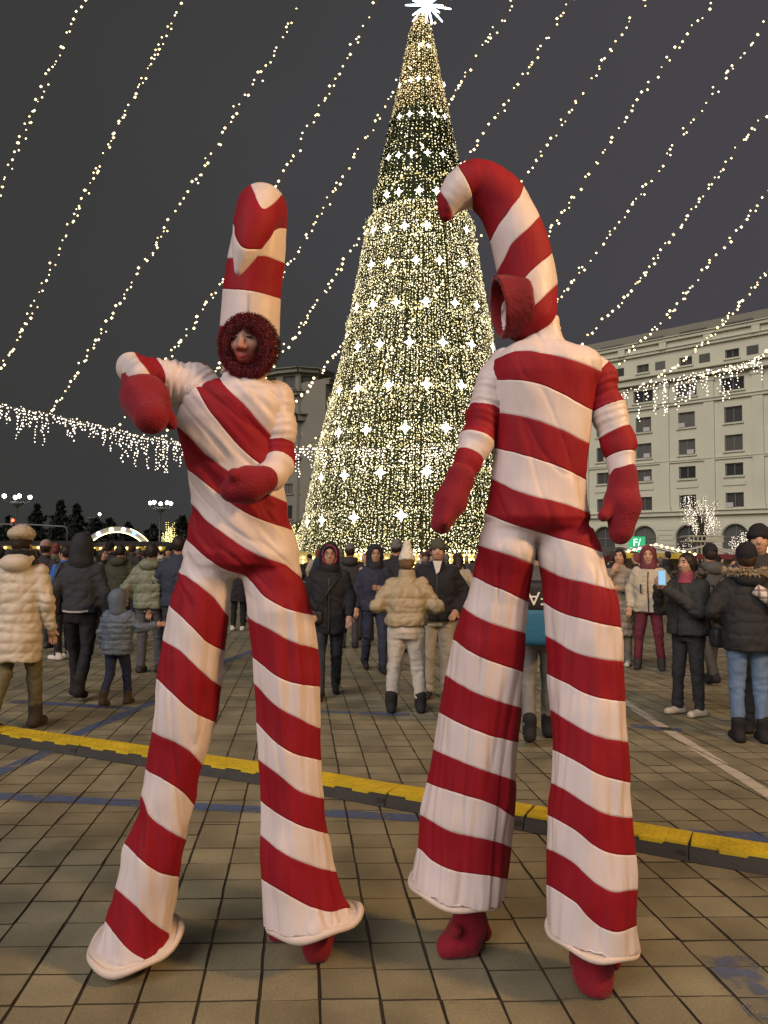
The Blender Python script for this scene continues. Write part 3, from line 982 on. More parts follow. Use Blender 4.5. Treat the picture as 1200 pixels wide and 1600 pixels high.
def rings_px(rows, Y, depth):
    """rows (py, xl, xr[, Yoffset]) -> stack rings; depth: half depth as function of half width"""
    out = []
    for r_ in rows:
        y, xl, xr = r_[:3]
        Yr = Y + (r_[3] if len(r_) > 3 else 0)
        a, b = at(xl, y, Yr), at(xr, y, Yr)
        hw = (b.x - a.x) / 2
        out.append(((a.z + b.z) / 2, (a.x + b.x) / 2, Yr, hw, depth(hw)))
    return out

def chain_param(V, pts):
    """nearest arc-length parameter of V on polyline"""
    best = np.full(len(V), 1e9); par = np.zeros(len(V)); s0 = 0
    for a, b in zip(pts, pts[1:]):
        a = np.array(a); b = np.array(b); d = b - a; L_ = np.linalg.norm(d)
        t = np.clip(((V - a) @ d) / (L_ * L_), 0, 1)
        dist = np.linalg.norm(V - (a + t[:, None] * d), axis=1)
        m = dist < best
        best[m] = dist[m]; par[m] = s0 + t[m] * L_
        s0 += L_
    return par, s0

def sdf_obj(name, g, val, m, parent, rel=1, fold=None, attrs=None, off=(0, 0, 0)):
    V, F = g.mesh(val)
    if rel: V = relax(V, F, rel)
    if fold: V = fold(V, F)
    at_ = attrs(V) if attrs else None
    return mesh_np(name, V - np.array(off), F, m, parent, attrs=at_)

def bbox(pts, pad):
    P = np.array([tuple(p) for p in pts])
    return P.min(0) - pad, P.max(0) + pad

def sleeve(name, pts, rad, bounds, start, parent, off, amp=0.004, h=0.007, tiltv=(0, 0, 0), bunch=0.0, field=None):
    """pts: world joints; bounds: fractions of the length where the colour changes"""
    lo, hi = bbox(pts, max(rad) + 0.03)
    g = Grid(lo, hi, h)
    v = None
    for k in range(len(pts) - 1):
        c = g.cap(pts[k], pts[k + 1], rad[k], rad[k + 1])
        v = c if v is None else smin(v, c, 0.03)
    def fold(V, F):
        par, L_ = chain_param(V, pts)
        N = vnormals(V, F)
        d = amp * (vnoise(np.stack([par * 30, V[:, 0] * 9, V[:, 2] * 9], 1)) + .6 * vnoise(V * 22))
        if bunch: d = d + bunch * np.sin(par * 230 + 2 * vnoise(V * 14)) * np.clip(1 - np.abs(par / L_ - .35) * 2.2, 0, 1)
        return V + N * d[:, None]
    def attrs(V):
        if field is not None: return {'stripe': field(project(V))}
        par, L_ = chain_param(V, pts)
        t = par / L_ + V @ np.array(tiltv) - np.mean([np.dot(np.array(tuple(p)), tiltv) for p in pts])
        xs = [-0.6] + list(bounds) + [1.6]
        return {'stripe': np.interp(t, xs, np.arange(len(xs)) + start)}
    return sdf_obj(name, g, v, M_SUIT, parent, 1, fold, attrs, off)

def tube_obj(name, pts, rad, field, parent, off, m=None, h=0.008, amp=0.003, k=0.03, cut=None):
    lo, hi = bbox(pts, max(rad) + 0.03)
    g = Grid(lo, hi, h)
    v = None
    # dense resample for a smooth bend
    P = catmull([tuple(p) for p in pts], 26)
    d = np.r_[0, np.cumsum(np.linalg.norm(np.diff(np.array([tuple(p) for p in pts]), axis=0), axis=1))]
    rr = np.interp(np.linspace(0, d[-1], 26), d, rad)
    for i in range(25):
        c = g.cap(P[i], P[i + 1], rr[i], rr[i + 1])
        v = c if v is None else np.minimum(v, c)
    if cut is not None: v = np.maximum(v, -cut(g))
    def fold(V, F): return folds(V, F, amp, 10, 10, 3)
    def attrs(V): return {'stripe': field(V)}
    return sdf_obj(name, g, v, m or M_SUIT, parent, 2, fold, attrs if field else None, off)

def hem_ring(name, c, rx, ry, tilt, tube, parent, off, sag=0.0, facing=True):
    """rolled hoop hem: ellipse round c, plane tilted by (dz/dx, dz/dy)"""
    pts = []
    n = 44
    V = []; F = []
    for k in range(n):
        t = 2 * math.pi * k / n
        p = Vector((rx * math.cos(t), ry * math.sin(t), 0))
        p.z = tilt[0] * p.x + tilt[1] * p.y + 0.006 * math.sin(5 * t + 1) + sag * math.cos(t) ** 2
        rd = Vector((math.cos(t), math.sin(t), 0))
        tt = tube * (1 + .25 * math.sin(3 * t + .5))
        for q in range(8):
            u = 2 * math.pi * q / 8
            V.append(tuple(Vector(c) + p + rd * tt * math.cos(u) + Vector((0, 0, 1)) * tt * 1.15 * math.sin(u) - Vector(off)))
    for k in range(n):
        for q in range(8):
            F.append((k * 8 + q, ((k + 1) % n) * 8 + q, ((k + 1) % n) * 8 + (q + 1) % 8, k * 8 + (q + 1) % 8))
    b = len(V)
    for k in range(n):      # turned-in facing that carries the hem up to the cloth
        t = 2 * math.pi * k / n
        for sc_, up_ in ((1.02, .004), (.78, .022)):
            p = Vector((rx * sc_ * math.cos(t), ry * sc_ * math.sin(t), 0))
            p.z = tilt[0] * p.x + tilt[1] * p.y + up_
            V.append(tuple(Vector(c) + p - Vector(off)))
    if facing:
        for k in range(n):
            a_ = b + 2 * k; c_ = b + 2 * ((k + 1) % n)
            F.append((a_, c_, c_ + 1, a_ + 1))
    return mesh_np(name, np.array(V), np.array(F), M_HEM, parent)

def mitten(name, wrist, tipp, r0, r1, thumb, parent, off, cuff=None, flat=None):
    pts = [wrist, tipp] + [thumb[0], thumb[1]]
    lo, hi = bbox(pts, max(r0, r1) + .05)
    g = Grid(lo, hi, .006)
    w, t = Vector(wrist), Vector(tipp)
    mid = w.lerp(t, .55)
    v = smin(g.cap(w, mid, r0, r1), g.cap(mid, t, r1, r1 * .72), .03)
    v = smin(v, g.cap(thumb[0], thumb[1], thumb[2], thumb[2] * .85), .02)
    if flat:      # squeeze along one axis
        pass
    return sdf_obj(name, g, v, M_MITT, parent, 1, lambda V, F: folds(V, F, .0035, 16, 16, 2), None, off)

def face(parent, off, c, fwd, h=.0045, sc=1.0, name='body', mouth=True, neck_to=None, skin=None):
    """head with a modelled face looking along fwd"""
    c = Vector(c); f = Vector(fwd).normalized(); s = f.cross(Vector((0, 0, 1))).normalized(); u = s.cross(f)
    # s points to the figure's left seen from the front -> viewer's right is -s
    M = [tuple(s), tuple(f), tuple(u)]
    g = Grid(tuple(c - Vector((.17, .17, .26))), tuple(c + Vector((.17, .17, .17))), h)
    P = lambda a, b, d: c + s * a * sc + f * b * sc + u * d * sc
    v = g.ell(c, (.072 * sc, .092 * sc, .112 * sc), M)
    v = smin(v, g.ell(P(0, .028, -.062), (.052 * sc, .058 * sc, .058 * sc), M), .03)
    v = smin(v, g.cap(P(0, .088, .022), P(0, .112, -.022), .009 * sc, .014 * sc), .012)
    for e in (-1, 1):
        v = smin(v, g.cap(P(e * .016, .099, -.026), P(e * .012, .100, -.026), .009 * sc), .008)
        v = smin(v, g.ell(P(e * .040, .068, -.018), (.024 * sc, .02 * sc, .022 * sc), M), .018)
        v = np.maximum(v, -g.ell(P(e * .031, .098, .022), (.017 * sc, .014 * sc, .010 * sc), M))
        v = smin(v, g.ell(P(e * .030, .078, .020), (.013 * sc, .010 * sc, .0085 * sc), M), .003)
    v = smin(v, g.ell(P(0, .084, -.058), (.024 * sc, .014 * sc, .007 * sc), M), .006)
    v = smin(v, g.ell(P(0, .080, -.073), (.020 * sc, .013 * sc, .008 * sc), M), .006)
    nk = neck_to if neck_to is not None else P(0, -.02, -.25)
    v = smin(v, g.cap(P(0, -.01, -.08), nk, .052 * sc, .056 * sc), .03)
    b = sdf_obj(name, g, v, skin or M_SKIN, parent, 1, None, None, off)
    for e in (-1, 1):
        g2 = MB(); q = P(e * .031, .0875, .0195) - Vector(off)
        mm = Matrix((s, f, u)).transposed()
        g2.add([q + mm @ Vector((math.cos(t) * .0135 * r_, .0035 * (1 - r_ * r_) + 0.0, math.sin(t) * .0046 * r_)) for r_ in (1, .5) for t in [k * math.pi / 5 for k in range(10)]], [(k, (k + 1) % 10, 10 + (k + 1) % 10, 10 + k) for k in range(10)] + [tuple(10 + k for k in range(10))])
        g2.build('eye', M_EYE, b, smooth=True)
        g3 = MB(); g3.tube([P(e * (.014 + .010 * k), .0945 - .0035 * k, .039 + .002 * math.sin(k * 1.2)) - Vector(off) for k in range(4)], [.0025, .004, .0038, .002], 5)
        g3.build('eyebrow', M_HAIRD, b, smooth=True)
    if mouth:
        g4 = MB(); g4.tube([P(.0075 * k, .0965 - .0012 * k * k, -.064 + .0008 * k * k) - Vector(off) for k in range(-3, 4)], [.0012, .0025, .0032, .003, .0032, .0025, .0012], 6)
        g4.build('lips', M_BLUSH, b, smooth=True)
    return b

# ------------------------------------------------------------------ left performer
YL = ground(300, 1511).y
rootL = tag(empty('person', ground(335, 1511)), 'stilt walker in candy cane suit, arm bent up, fur ringed face under forward hook hat', 'person')
oL = Vector(rootL.location)
h_ = 0.0072
dep_t = lambda hw: min(.60 * hw + .02, .155)
torsoR = rings_px([(899, 345, 400), (893, 325, 425), (882, 300, 455), (865, 290, 463), (830, 295, 457), (800, 301, 452), (775, 300, 447), (735, 293, 441), (700, 284, 441), (660, 275, 446), (628, 282, 450), (612, 297, 445), (603, 312, 434), (597, 330, 423), (591, 345, 414), (575, 350, 410), (560, 352, 408)], YL, dep_t)
legs = {
 'L': [(1540, 128, 292), (1502, 141, 284), (1475, 152, 275), (1456, 161, 270), (1395, 181, 277), (1326, 197, 292), (1264, 215, 306), (1201, 231, 319), (1136, 240, 337), (1075, 246, 343), (1021, 252, 351), (960, 263, 358), (898, 280, 369), (870, 288, 366), (820, 300, 360)],
 'R': [(1500, 408, 578), (1462, 409, 566), (1444, 411, 556), (1410, 408, 541), (1345, 407, 526), (1280, 407, 511), (1211, 407, 502), (1128, 403, 500), (1052, 396, 497), (986, 390, 492), (929, 385, 484), (898, 381, 475), (870, 384, 464), (820, 390, 452)]}
dep_l = lambda hw: .85 * hw + .015
legL = rings_px(legs['L'], YL, dep_l); legRr = rings_px(legs['R'], YL, dep_l)
lo = np.array([at(120, 1500, YL).x - .05, YL - .27, 0.0]); hi = np.array([at(585, 1500, YL).x + .05, YL + .27, at(380, 545, YL).z])
g = Grid(lo, hi, h_)
hemLc = at(212, 1467, YL); hemRc = at(488, 1433, YL)
vl = g.stack(legL, shear=(.12, 0.26, hemLc.x, YL), zlo=hemLc.z, zhi=99)
vl = np.maximum(vl, g.Z - at(0, 830, YL).z)
vr = g.stack(legRr, shear=(.13, 0.0, hemRc.x, YL), zlo=hemRc.z, zhi=99)
vr = np.maximum(vr, g.Z - at(0, 830, YL).z)
v = smin(smin(vl, vr, .004), g.stack(torsoR, p=2.3), .035)
fT = edges_field([
 (1, [(333, 575), (347, 600), (381, 633), (421, 679), (450, 705)]), (2, [(285, 575), (298, 591), (319, 631), (353, 676), (381, 707), (406, 726), (450, 750)]),
 (3, [(273, 665), (293, 682), (319, 710), (353, 735), (415, 772), (449, 786)]), (4, [(292, 734), (319, 755), (344, 775), (375, 798), (415, 816), (456, 830)]),
 (5, [(302, 792), (319, 812), (353, 837), (381, 857), (404, 870), (443, 883), (476, 908)]),
 (6, [(292, 845), (313, 866), (341, 886), (358, 894), (371, 897), (384, 902), (411, 933), (446, 952), (490, 963)])])
fLL = edges_field([
 (6, [(292, 845), (313, 866), (341, 886), (358, 894), (371, 900)]),
 (7, [(280, 893), (312, 917), (335, 937), (356, 965)]), (8, [(265, 949), (289, 971), (319, 1002), (353, 1020)]),
 (9, [(254, 1002), (285, 1021), (312, 1048), (327, 1062), (343, 1073)]), (10, [(247, 1065), (273, 1090), (304, 1117), (338, 1131)]),
 (11, [(239, 1147), (273, 1161), (296, 1176), (319, 1201)]), (12, [(231, 1207), (266, 1226), (289, 1243), (307, 1264)]),
 (13, [(220, 1245), (228, 1272), (250, 1291), (296, 1317)]), (14, [(202, 1328), (227, 1352), (254, 1368), (285, 1374)]),
 (15, [(179, 1389), (208, 1414), (235, 1441), (268, 1463)]), (16, [(164, 1441), (189, 1475), (220, 1498), (246, 1509)])])
fLR = edges_field([
 (5, [(381, 857), (404, 870), (443, 883), (476, 908)]), (6, [(384, 902), (411, 933), (446, 952), (490, 963)]),
 (7, [(388, 967), (419, 983), (453, 1002), (494, 1015)]), (8, [(394, 1029), (423, 1052), (457, 1069), (499, 1075)]),
 (9, [(399, 1071), (427, 1101), (465, 1123), (500, 1140)]), (10, [(404, 1134), (427, 1159), (457, 1178), (501, 1189)]),
 (11, [(407, 1191), (434, 1211), (465, 1237), (505, 1250)]), (12, [(407, 1253), (438, 1276), (473, 1293), (515, 1305)]),
 (13, [(407, 1306), (434, 1329), (480, 1352), (528, 1364)]), (14, [(407, 1374), (446, 1398), (488, 1420), (522, 1427), (543, 1420)])])
def attrs_split(fT, fA, fB, ysplit, xsplit, last):
    def f(V):
        p = project(V)
        a = fT(p)
        la, lb = fA(p), fB(p)
        below = p[:, 1] > ysplit
        isA = p[:, 0] < xsplit
        a = np.where(below, np.where(isA, la, lb), a)
        return {'stripe': np.clip(a, 0.02, np.where(below, np.where(isA, last[0], last[1]), 99))}
    return f
def foldsL(V, F):
    zs = at(0, 900, YL).z
    N = vnormals(V, F)
    leg = np.clip((zs - V[:, 2]) / .12, 0, 1)
    P = np.stack([V[:, 0] * 24 + V[:, 2] * 2, V[:, 1] * 24, V[:, 2] * 1.8], 1)
    Pr = P * np.array([.75, .75, .8]) + 11
    d = leg * (.0105 * vnoise(P) + .0045 * vnoise(P * 2.3) + .010 * vnoise(V * 5) + .005 * vnoise(V * 11) - .007 * (1 - np.abs(vnoise(Pr)) * 1.8).clip(0, 1) ** 2)
    # pulled creases across chest and belly, running down to the right like the cloth
    q = np.stack([(V[:, 0] * .75 + V[:, 2] * .66) * 26, (V[:, 0] * .66 - V[:, 2] * .75) * 4, V[:, 1] * 6], 1)
    d += (1 - leg) * (.0085 * vnoise(q) + .004 * vnoise(q * 2) + .006 * vnoise(V * 8))
    qr = np.stack([(V[:, 0] * .70 + V[:, 2] * .72) * 17, (V[:, 0] * .72 - V[:, 2] * .70) * 3, V[:, 1] * 4 + 8], 1)
    d -= (1 - leg) * .008 * (1 - np.abs(vnoise(qr)) * 2.4).clip(0, 1) ** 3
    return V + N * d[:, None]
sdf_obj('jumpsuit', g, v, M_SUIT, rootL, 2, foldsL, attrs_split(fT, fLL, fLR, 898, 374, (16.9, 14.9)), oL)
hem_ring('hem', hemLc + Vector((.0, 0, -.005)), .166, .150, (.12, .26), .012, rootL, oL)
hem_ring('hem', hemRc + Vector((.008, 0, -.005)), .174, .146, (.13, 0), .013, rootL, oL)
# collar folds of the turtleneck
nk = at(380, 578, YL)
for k, (dz, r_) in enumerate(((0.035, .073), (.012, .078), (-.012, .084))):
    hem_ring('collar', nk + Vector((0.002 * k, -.005, dz)), r_, r_ * .85, (-.06, .12), .009, rootL, oL, facing=False)
# arms
sh = at(305, 604, YL); el = at(207, 577, YL - .06); wr = at(222, 588, YL - .27)
sleeve('sleeve', [at(330, 625, YL), sh, at(262, 598, YL - .02), el, wr], [.085, .086, .084, .056, .048], (.42, .53), 0, rootL, oL, .005, bunch=.004, field=edges_field([(0.05, [(370, 560), (375, 610), (380, 655)]), (1, [(240, 557), (254, 610), (271, 655)]), (2, [(208, 548), (227, 574), (240, 600)]), (3, [(170, 545), (180, 590), (195, 630)])]))
mitten('mitten', at(216, 592, YL - .15), at(236, 652, YL - .40), .060, .080, (at(258, 640, YL - .30), at(268, 662, YL - .30), .026), rootL, oL)
sleeve('sleeve', [at(432, 622, YL - .01), at(436, 668, YL - .02), at(437, 724, YL - .03), at(425, 742, YL - .13), at(404, 752, YL - .21)], [.068, .062, .056, .054, .046], (.40, .56), 0, rootL, oL, .004, tiltv=(-.3, 0, 0), bunch=.0018)
mitten('mitten', at(412, 750, YL - .21), at(362, 765, YL - .26), .054, .062, (at(392, 745, YL - .25), at(366, 742, YL - .30), .028), rootL, oL)
# hood, hook and face
fH = edges_field([(1, [(340, 508), (365, 506), (400, 512), (437, 530)]), (2, [(351, 450), (390, 453), (442, 467)]), (3, [(358, 402), (416, 399), (446, 410)]), (4, [(366, 340), (410, 350), (453, 357)]), (5, [(370, 268), (410, 272), (450, 280)])])
hole = at(389, 540, YL - .108)
tube_obj('hood', [at(389, 535, YL + .01), at(391, 500, YL + .01), at(396, 440, YL + .01), at(403, 385, YL + .01), at(410, 335, YL)], [.119, .117, .114, .110, .098],
         lambda V: fH(project(V)) + 1.0, rootL, oL, cut=lambda g: g.ell(tuple(hole), (.085, .11, .092)))
fK = edges_field([(1, [(368, 352), (381, 386), (416, 386), (447, 352)]), (2, [(392, 285), (399, 300), (413, 326), (432, 312), (442, 300)]), (0.2, [(370, 437), (385, 425)]), (2.9, [(415, 290), (418, 285)])])
tube_obj('hook', [at(411, 336, YL - .01), at(411, 326, YL - .08), at(407, 326, YL - .16), at(396, 352, YL - .245), at(383, 392, YL - .275), at(373, 424, YL - .275)], [.096, .092, .088, .074, .046, .016],
         lambda V: fK(project(V)), rootL, oL)
fc = at(389, 536, YL - .045)
fdir = Vector((-.16, -1, -.18))
hole = at(389, 540, YL - .108)
def reddened_face(c, off):  # skin colour turns red towards the chin
    m = bpy.data.materials.new('reddened_face_skin'); m.use_nodes = True
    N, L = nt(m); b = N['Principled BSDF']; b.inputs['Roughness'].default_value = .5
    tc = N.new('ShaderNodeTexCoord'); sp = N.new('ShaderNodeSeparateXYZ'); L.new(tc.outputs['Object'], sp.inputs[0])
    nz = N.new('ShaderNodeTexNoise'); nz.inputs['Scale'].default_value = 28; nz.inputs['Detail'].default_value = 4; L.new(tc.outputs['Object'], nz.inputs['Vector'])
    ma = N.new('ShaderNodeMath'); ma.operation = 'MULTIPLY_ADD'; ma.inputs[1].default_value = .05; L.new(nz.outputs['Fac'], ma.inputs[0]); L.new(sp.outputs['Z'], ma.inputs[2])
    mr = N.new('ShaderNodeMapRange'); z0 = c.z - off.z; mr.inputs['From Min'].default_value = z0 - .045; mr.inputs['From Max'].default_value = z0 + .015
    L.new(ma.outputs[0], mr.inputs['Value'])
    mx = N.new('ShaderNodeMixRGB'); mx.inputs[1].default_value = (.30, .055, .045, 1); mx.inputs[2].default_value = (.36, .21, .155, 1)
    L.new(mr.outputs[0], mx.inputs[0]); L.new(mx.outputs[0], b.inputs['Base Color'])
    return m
faceL = face(rootL, oL, fc + Vector((0, -.006, -.004)), fdir, sc=.90, neck_to=at(382, 600, YL), skin=reddened_face(fc, oL))
# dark red lining round the face
def fur_ring(name, c, rx, rz, tube, fwd, parent, off, seed, n=2600, ln=.03):
    r_ = random.Random(seed)
    f = Vector(fwd).normalized(); s = Vector((0, 0, 1)).cross(f).normalized(); u = f.cross(s)
    V = []; F = []
    m = 48
    for k in range(m):
        t = 2 * math.pi * k / m
        p = s * rx * math.cos(t) + u * rz * math.sin(t); rd = p.normalized()
        for q in range(8):
            w = 2 * math.pi * q / 8
            V.append(Vector(c) + p + rd * tube * math.cos(w) + f * tube * 1.1 * math.sin(w) - Vector(off))
    for k in range(m):
        for q in range(8):
            F.append((k * 8 + q, ((k + 1) % m) * 8 + q, ((k + 1) % m) * 8 + (q + 1) % 8, k * 8 + (q + 1) % 8))
    for k in range(n):
        t = r_.uniform(0, 2 * math.pi); w = r_.uniform(-1.2, 3.6)
        p = s * rx * math.cos(t) + u * rz * math.sin(t); rd = p.normalized()
        nrm = rd * math.cos(w) + f * math.sin(w)
        q = Vector(c) + p + nrm * tube * .9 - Vector(off)
        dv = (nrm + Vector((r_.gauss(0, .45), r_.gauss(0, .45), r_.gauss(0, .45)))).normalized() * ln * r_.uniform(.5, 1.15)
        sd = dv.cross(f + Vector((.1, .2, .3))).normalized() * .0011
        b = len(V)
        V += [q - sd, q + sd, q + dv * .6 + sd * .6 + Vector((0, 0, -.002)), q + dv + Vector((0, 0, -.006))]
        F.append((b, b + 1, b + 2, b + 3))
    return mesh_np(name, np.array([tuple(v_) for v_ in V]), np.array(F), M_FURRED, parent)
fur_ring('fur_trim', hole, .086, .093, .025, fdir, rootL, oL, 1, n=9000, ln=.022)
# sewn seam up the front of the hood
mb = MB(); mb.tube([at(x_, y_, YL + .01 - r_) - oL for x_, y_, r_ in ((389, 503, .117), (389, 485, .1175), (390, 468, .117), (390.5, 457, .1165))], .0028, 5); mb.build('seam', M_HEM, rootL, smooth=True)
# shadowed fringe of fur over the brow
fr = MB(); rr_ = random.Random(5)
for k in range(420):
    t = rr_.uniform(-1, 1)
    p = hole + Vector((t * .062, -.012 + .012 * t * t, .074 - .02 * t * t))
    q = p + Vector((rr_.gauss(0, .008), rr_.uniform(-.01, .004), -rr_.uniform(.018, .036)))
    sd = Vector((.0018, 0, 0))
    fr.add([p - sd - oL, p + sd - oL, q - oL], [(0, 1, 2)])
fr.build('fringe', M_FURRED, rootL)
for e, (cx, cy) in ((-1, (373, 536)), (1, (411, 538))):
    pass
# shoe covers
def shoe(pts, rads, m, parent, off, name='shoe_cover', sole=0.0, h=.007, seed=1):
    lo, hi = bbox(pts, max(rads) + .03)
    lo[2] = max(lo[2], -.02)
    g = Grid(lo, hi, h)
    v = None
    for k in range(len(pts) - 1):
        c = g.cap(pts[k], pts[k + 1], rads[k], rads[k + 1]); v = c if v is None else smin(v, c, .03)
    v = np.maximum(v, .004 - g.Z)
    return sdf_obj(name, g, v, m, parent, 1, lambda V, F: folds(V, F, .006, 20, 20, seed), None, off)
def pompom(c, r_, parent, off):
    V = []; F = []; q_ = random.Random(3)
    for k in range(420):
        d = Vector((q_.gauss(0, 1), q_.gauss(0, 1), q_.gauss(0, 1))).normalized()
        s_ = d.cross(Vector((.3, .5, .8))).normalized() * .003
        b = len(V); p = Vector(c) - Vector(off)
        V += [p + d * r_ * .2 - s_, p + d * r_ * .2 + s_, p + d * r_ * q_.uniform(.85, 1.1)]; F.append((b, b + 1, b + 2))
    for ph_ in range(10):
        for th_ in range(6):
            t0, t1 = math.pi * th_ / 6, math.pi * (th_ + 1) / 6; a0, a1 = 2 * math.pi * ph_ / 10, 2 * math.pi * (ph_ + 1) / 10
            b = len(V); V += [p + Vector((math.sin(t) * math.cos(a), math.sin(t) * math.sin(a), math.cos(t))) * r_ * .8 for t, a in ((t0, a0), (t1, a0), (t1, a1))]; F.append((b, b + 1, b + 2))
            b = len(V); V += [p + Vector((math.sin(t) * math.cos(a), math.sin(t) * math.sin(a), math.cos(t))) * r_ * .8 for t, a in ((t0, a0), (t1, a1), (t0, a1))]; F.append((b, b + 1, b + 2))
    return mesh_np('pompom', np.array([tuple(v_) for v_ in V]), np.array(F), M_MITT, parent, smooth=False)
gx = ground(494, 1506)
shoe([Vector((gx.x - .01, gx.y + .12, .20)), Vector((gx.x, gx.y + .1, .06)), Vector((gx.x, gx.y + .03, .045))], [.05, .058, .056], M_MITT, rootL, oL)
gx2 = ground(432, 1474)
shoe([Vector((gx2.x + .1, gx2.y + .02, .15)), Vector((gx2.x + .05, gx2.y + .03, .05)), Vector((gx2.x, gx2.y + .02, .035))], [.045, .05, .04], M_VELVET, rootL, oL, seed=4)
gx = ground(213, 1524)
shoe([Vector((gx.x + .03, gx.y + .10, .16)), Vector((gx.x + .01, gx.y + .10, .05)), Vector((gx.x, gx.y + .05, .035))], [.05, .055, .045], M_VELVET, rootL, oL, seed=5)

# ------------------------------------------------------------------ right performer
YR = (ground(722, 1503).y + ground(935, 1562).y) / 2
dA, dB = ground(722, 1499).y + .02 - YR, ground(937, 1560).y + .04 - YR
rootR = tag(empty('person', ground(830, 1530)), 'stilt walker in candy cane suit, both arms hanging, curved hook hat turned sideways', 'person')
oR = Vector(rootR.location)
torsoR = rings_px([(837, 812, 860), (832, 795, 880), (824, 768, 912), (810, 756, 925), (782, 762, 918), (755, 768, 915), (720, 771, 916), (690, 772, 919), (650, 772, 925), (615, 766, 932), (590, 762, 938), (570, 766, 938), (556, 776, 930), (548, 787, 918), (541, 800, 900), (534, 816, 884), (526, 822, 880), (512, 826, 876), (495, 826, 874)], YR, dep_t)
lA = rings_px([(1460, 624, 786, dA), (1425, 634, 788, dA), (1395, 640, 790, dA), (1360, 647, 792, dA), (1320, 655, 795, dA), (1283, 661, 798, dA), (1220, 671, 805, dA * .9), (1163, 680, 809, dA * .8), (1107, 690, 812, dA * .7), (1047, 698, 813, dA * .55), (987, 708, 817, dA * .4), (927, 726, 821, dA * .3), (880, 739, 829, dA * .15), (845, 747, 836), (800, 760, 838)], YR, dep_l)
lB = rings_px([(1540, 846, 1000, dB), (1500, 852, 997, dB), (1457, 856, 996, dB), (1387, 860, 993, dB), (1330, 861, 991, dB), (1267, 862, 987, dB), (1220, 862, 983, dB * .9), (1160, 863, 980, dB * .8), (1073, 861, 977, dB * .6), (993, 856, 975, dB * .4), (927, 851, 966, dB * .25), (877, 842, 945, dB * .1), (845, 838, 938), (800, 836, 918)], YR, dep_l)
lo = np.array([at(610, 1500, YR).x - .05, YR - .34, 0.0]); hi = np.array([at(1010, 1400, YR).x + .06, YR + .34, at(850, 482, YR).z])
g = Grid(lo, hi, h_)
hA = at(712, 1388, YR + dA); hB = at(925, 1462, YR + dB)
va = np.maximum(g.stack(lA, shear=(-.16, .05, hA.x, hA.y), zlo=hA.z, zhi=99), g.Z - at(0, 815, YR).z)
vb = np.maximum(g.stack(lB, shear=(-.14, .05, hB.x, hB.y), zlo=hB.z, zhi=99), g.Z - at(0, 815, YR).z)
v = smin(smin(va, vb, .004), g.stack(torsoR, p=2.3), .035)
fT = edges_field([
 (1, [(762, 566), (804, 550), (852, 554), (900, 566), (930, 578)]), (2, [(757, 593), (798, 595), (852, 605), (888, 623), (922, 641)]),
 (3, [(774, 647), (810, 651), (852, 663), (888, 678), (916, 692)]), (4, [(772, 701), (810, 711), (852, 723), (888, 737), (915, 751)]),
 (5, [(768, 750), (798, 765), (840, 779), (882, 789), (922, 803)]), (6, [(756, 803), (780, 813), (810, 824), (834, 831), (870, 842), (906, 852), (942, 865)])])
fRA = edges_field([
 (6, [(756, 803), (780, 813), (810, 824), (834, 832)]),
 (7, [(742, 852), (780, 864), (827, 881)]), (8, [(734, 900), (760, 913), (793, 927), (819, 940)]),
 (9, [(719, 947), (737, 961), (767, 975), (817, 990)]), (10, [(706, 999), (730, 1018), (763, 1033), (813, 1051)]),
 (11, [(697, 1057), (730, 1078), (763, 1092), (812, 1107)]), (12, [(689, 1117), (720, 1133), (753, 1147), (810, 1162)]),
 (13, [(678, 1173), (713, 1188), (753, 1205), (805, 1222)]), (14, [(673, 1227), (707, 1238), (747, 1250), (780, 1263), (798, 1276)]),
 (15, [(662, 1278), (690, 1295), (730, 1308), (782, 1319)]), (16, [(656, 1328), (673, 1345), (713, 1363), (778, 1372)])])
fRB = edges_field([
 (6, [(834, 831), (870, 842), (906, 852), (942, 865)]),
 (7, [(846, 888), (873, 902), (913, 912), (958, 922)]), (8, [(850, 943), (867, 955), (913, 970), (972, 983)]),
 (9, [(856, 997), (877, 1008), (887, 1016), (930, 1030), (977, 1035)]), (10, [(859, 1057), (887, 1070), (913, 1085), (977, 1098)]),
 (11, [(862, 1112), (887, 1127), (920, 1147), (978, 1161)]), (12, [(863, 1173), (893, 1187), (933, 1210), (982, 1224)]),
 (13, [(862, 1225), (887, 1238), (933, 1268), (987, 1279)]), (14, [(862, 1278), (900, 1300), (927, 1323), (953, 1335), (989, 1337)]),
 (15, [(860, 1330), (893, 1347), (920, 1373), (957, 1396), (990, 1392)]), (16, [(859, 1387), (900, 1413), (920, 1437), (967, 1459), (995, 1448)])])
def foldsR(V, F):
    zs = at(0, 840, YR).z
    N = vnormals(V, F)
    leg = np.clip((zs - V[:, 2]) / .12, 0, 1)
    P = np.stack([V[:, 0] * 22 - V[:, 2] * 1.5 + 20, V[:, 1] * 22, V[:, 2] * 1.6], 1)
    Pr = P * np.array([.75, .75, .8]) + 4
    d = leg * (.0105 * vnoise(P) + .0045 * vnoise(P * 2.2) + .010 * vnoise(V * 5 + 3) + .005 * vnoise(V * 11) - .007 * (1 - np.abs(vnoise(Pr)) * 1.8).clip(0, 1) ** 2)
    q = np.stack([V[:, 0] * 15 + V[:, 2] * 4, V[:, 1] * 9, V[:, 2] * 5], 1)
    belly = np.exp(-((V[:, 2] - at(0, 770, YR).z) / .1) ** 2)
    d += (1 - leg) * ((.004 + .008 * belly) * vnoise(q * 1.3) + .007 * vnoise(V * 6))
    qr = np.stack([V[:, 0] * 13 + V[:, 2] * 5, V[:, 1] * 4 + 8, V[:, 2] * 4], 1)
    d -= (1 - leg) * .0045 * (1 - np.abs(vnoise(qr)) * 2.4).clip(0, 1) ** 3
    return V + N * d[:, None]
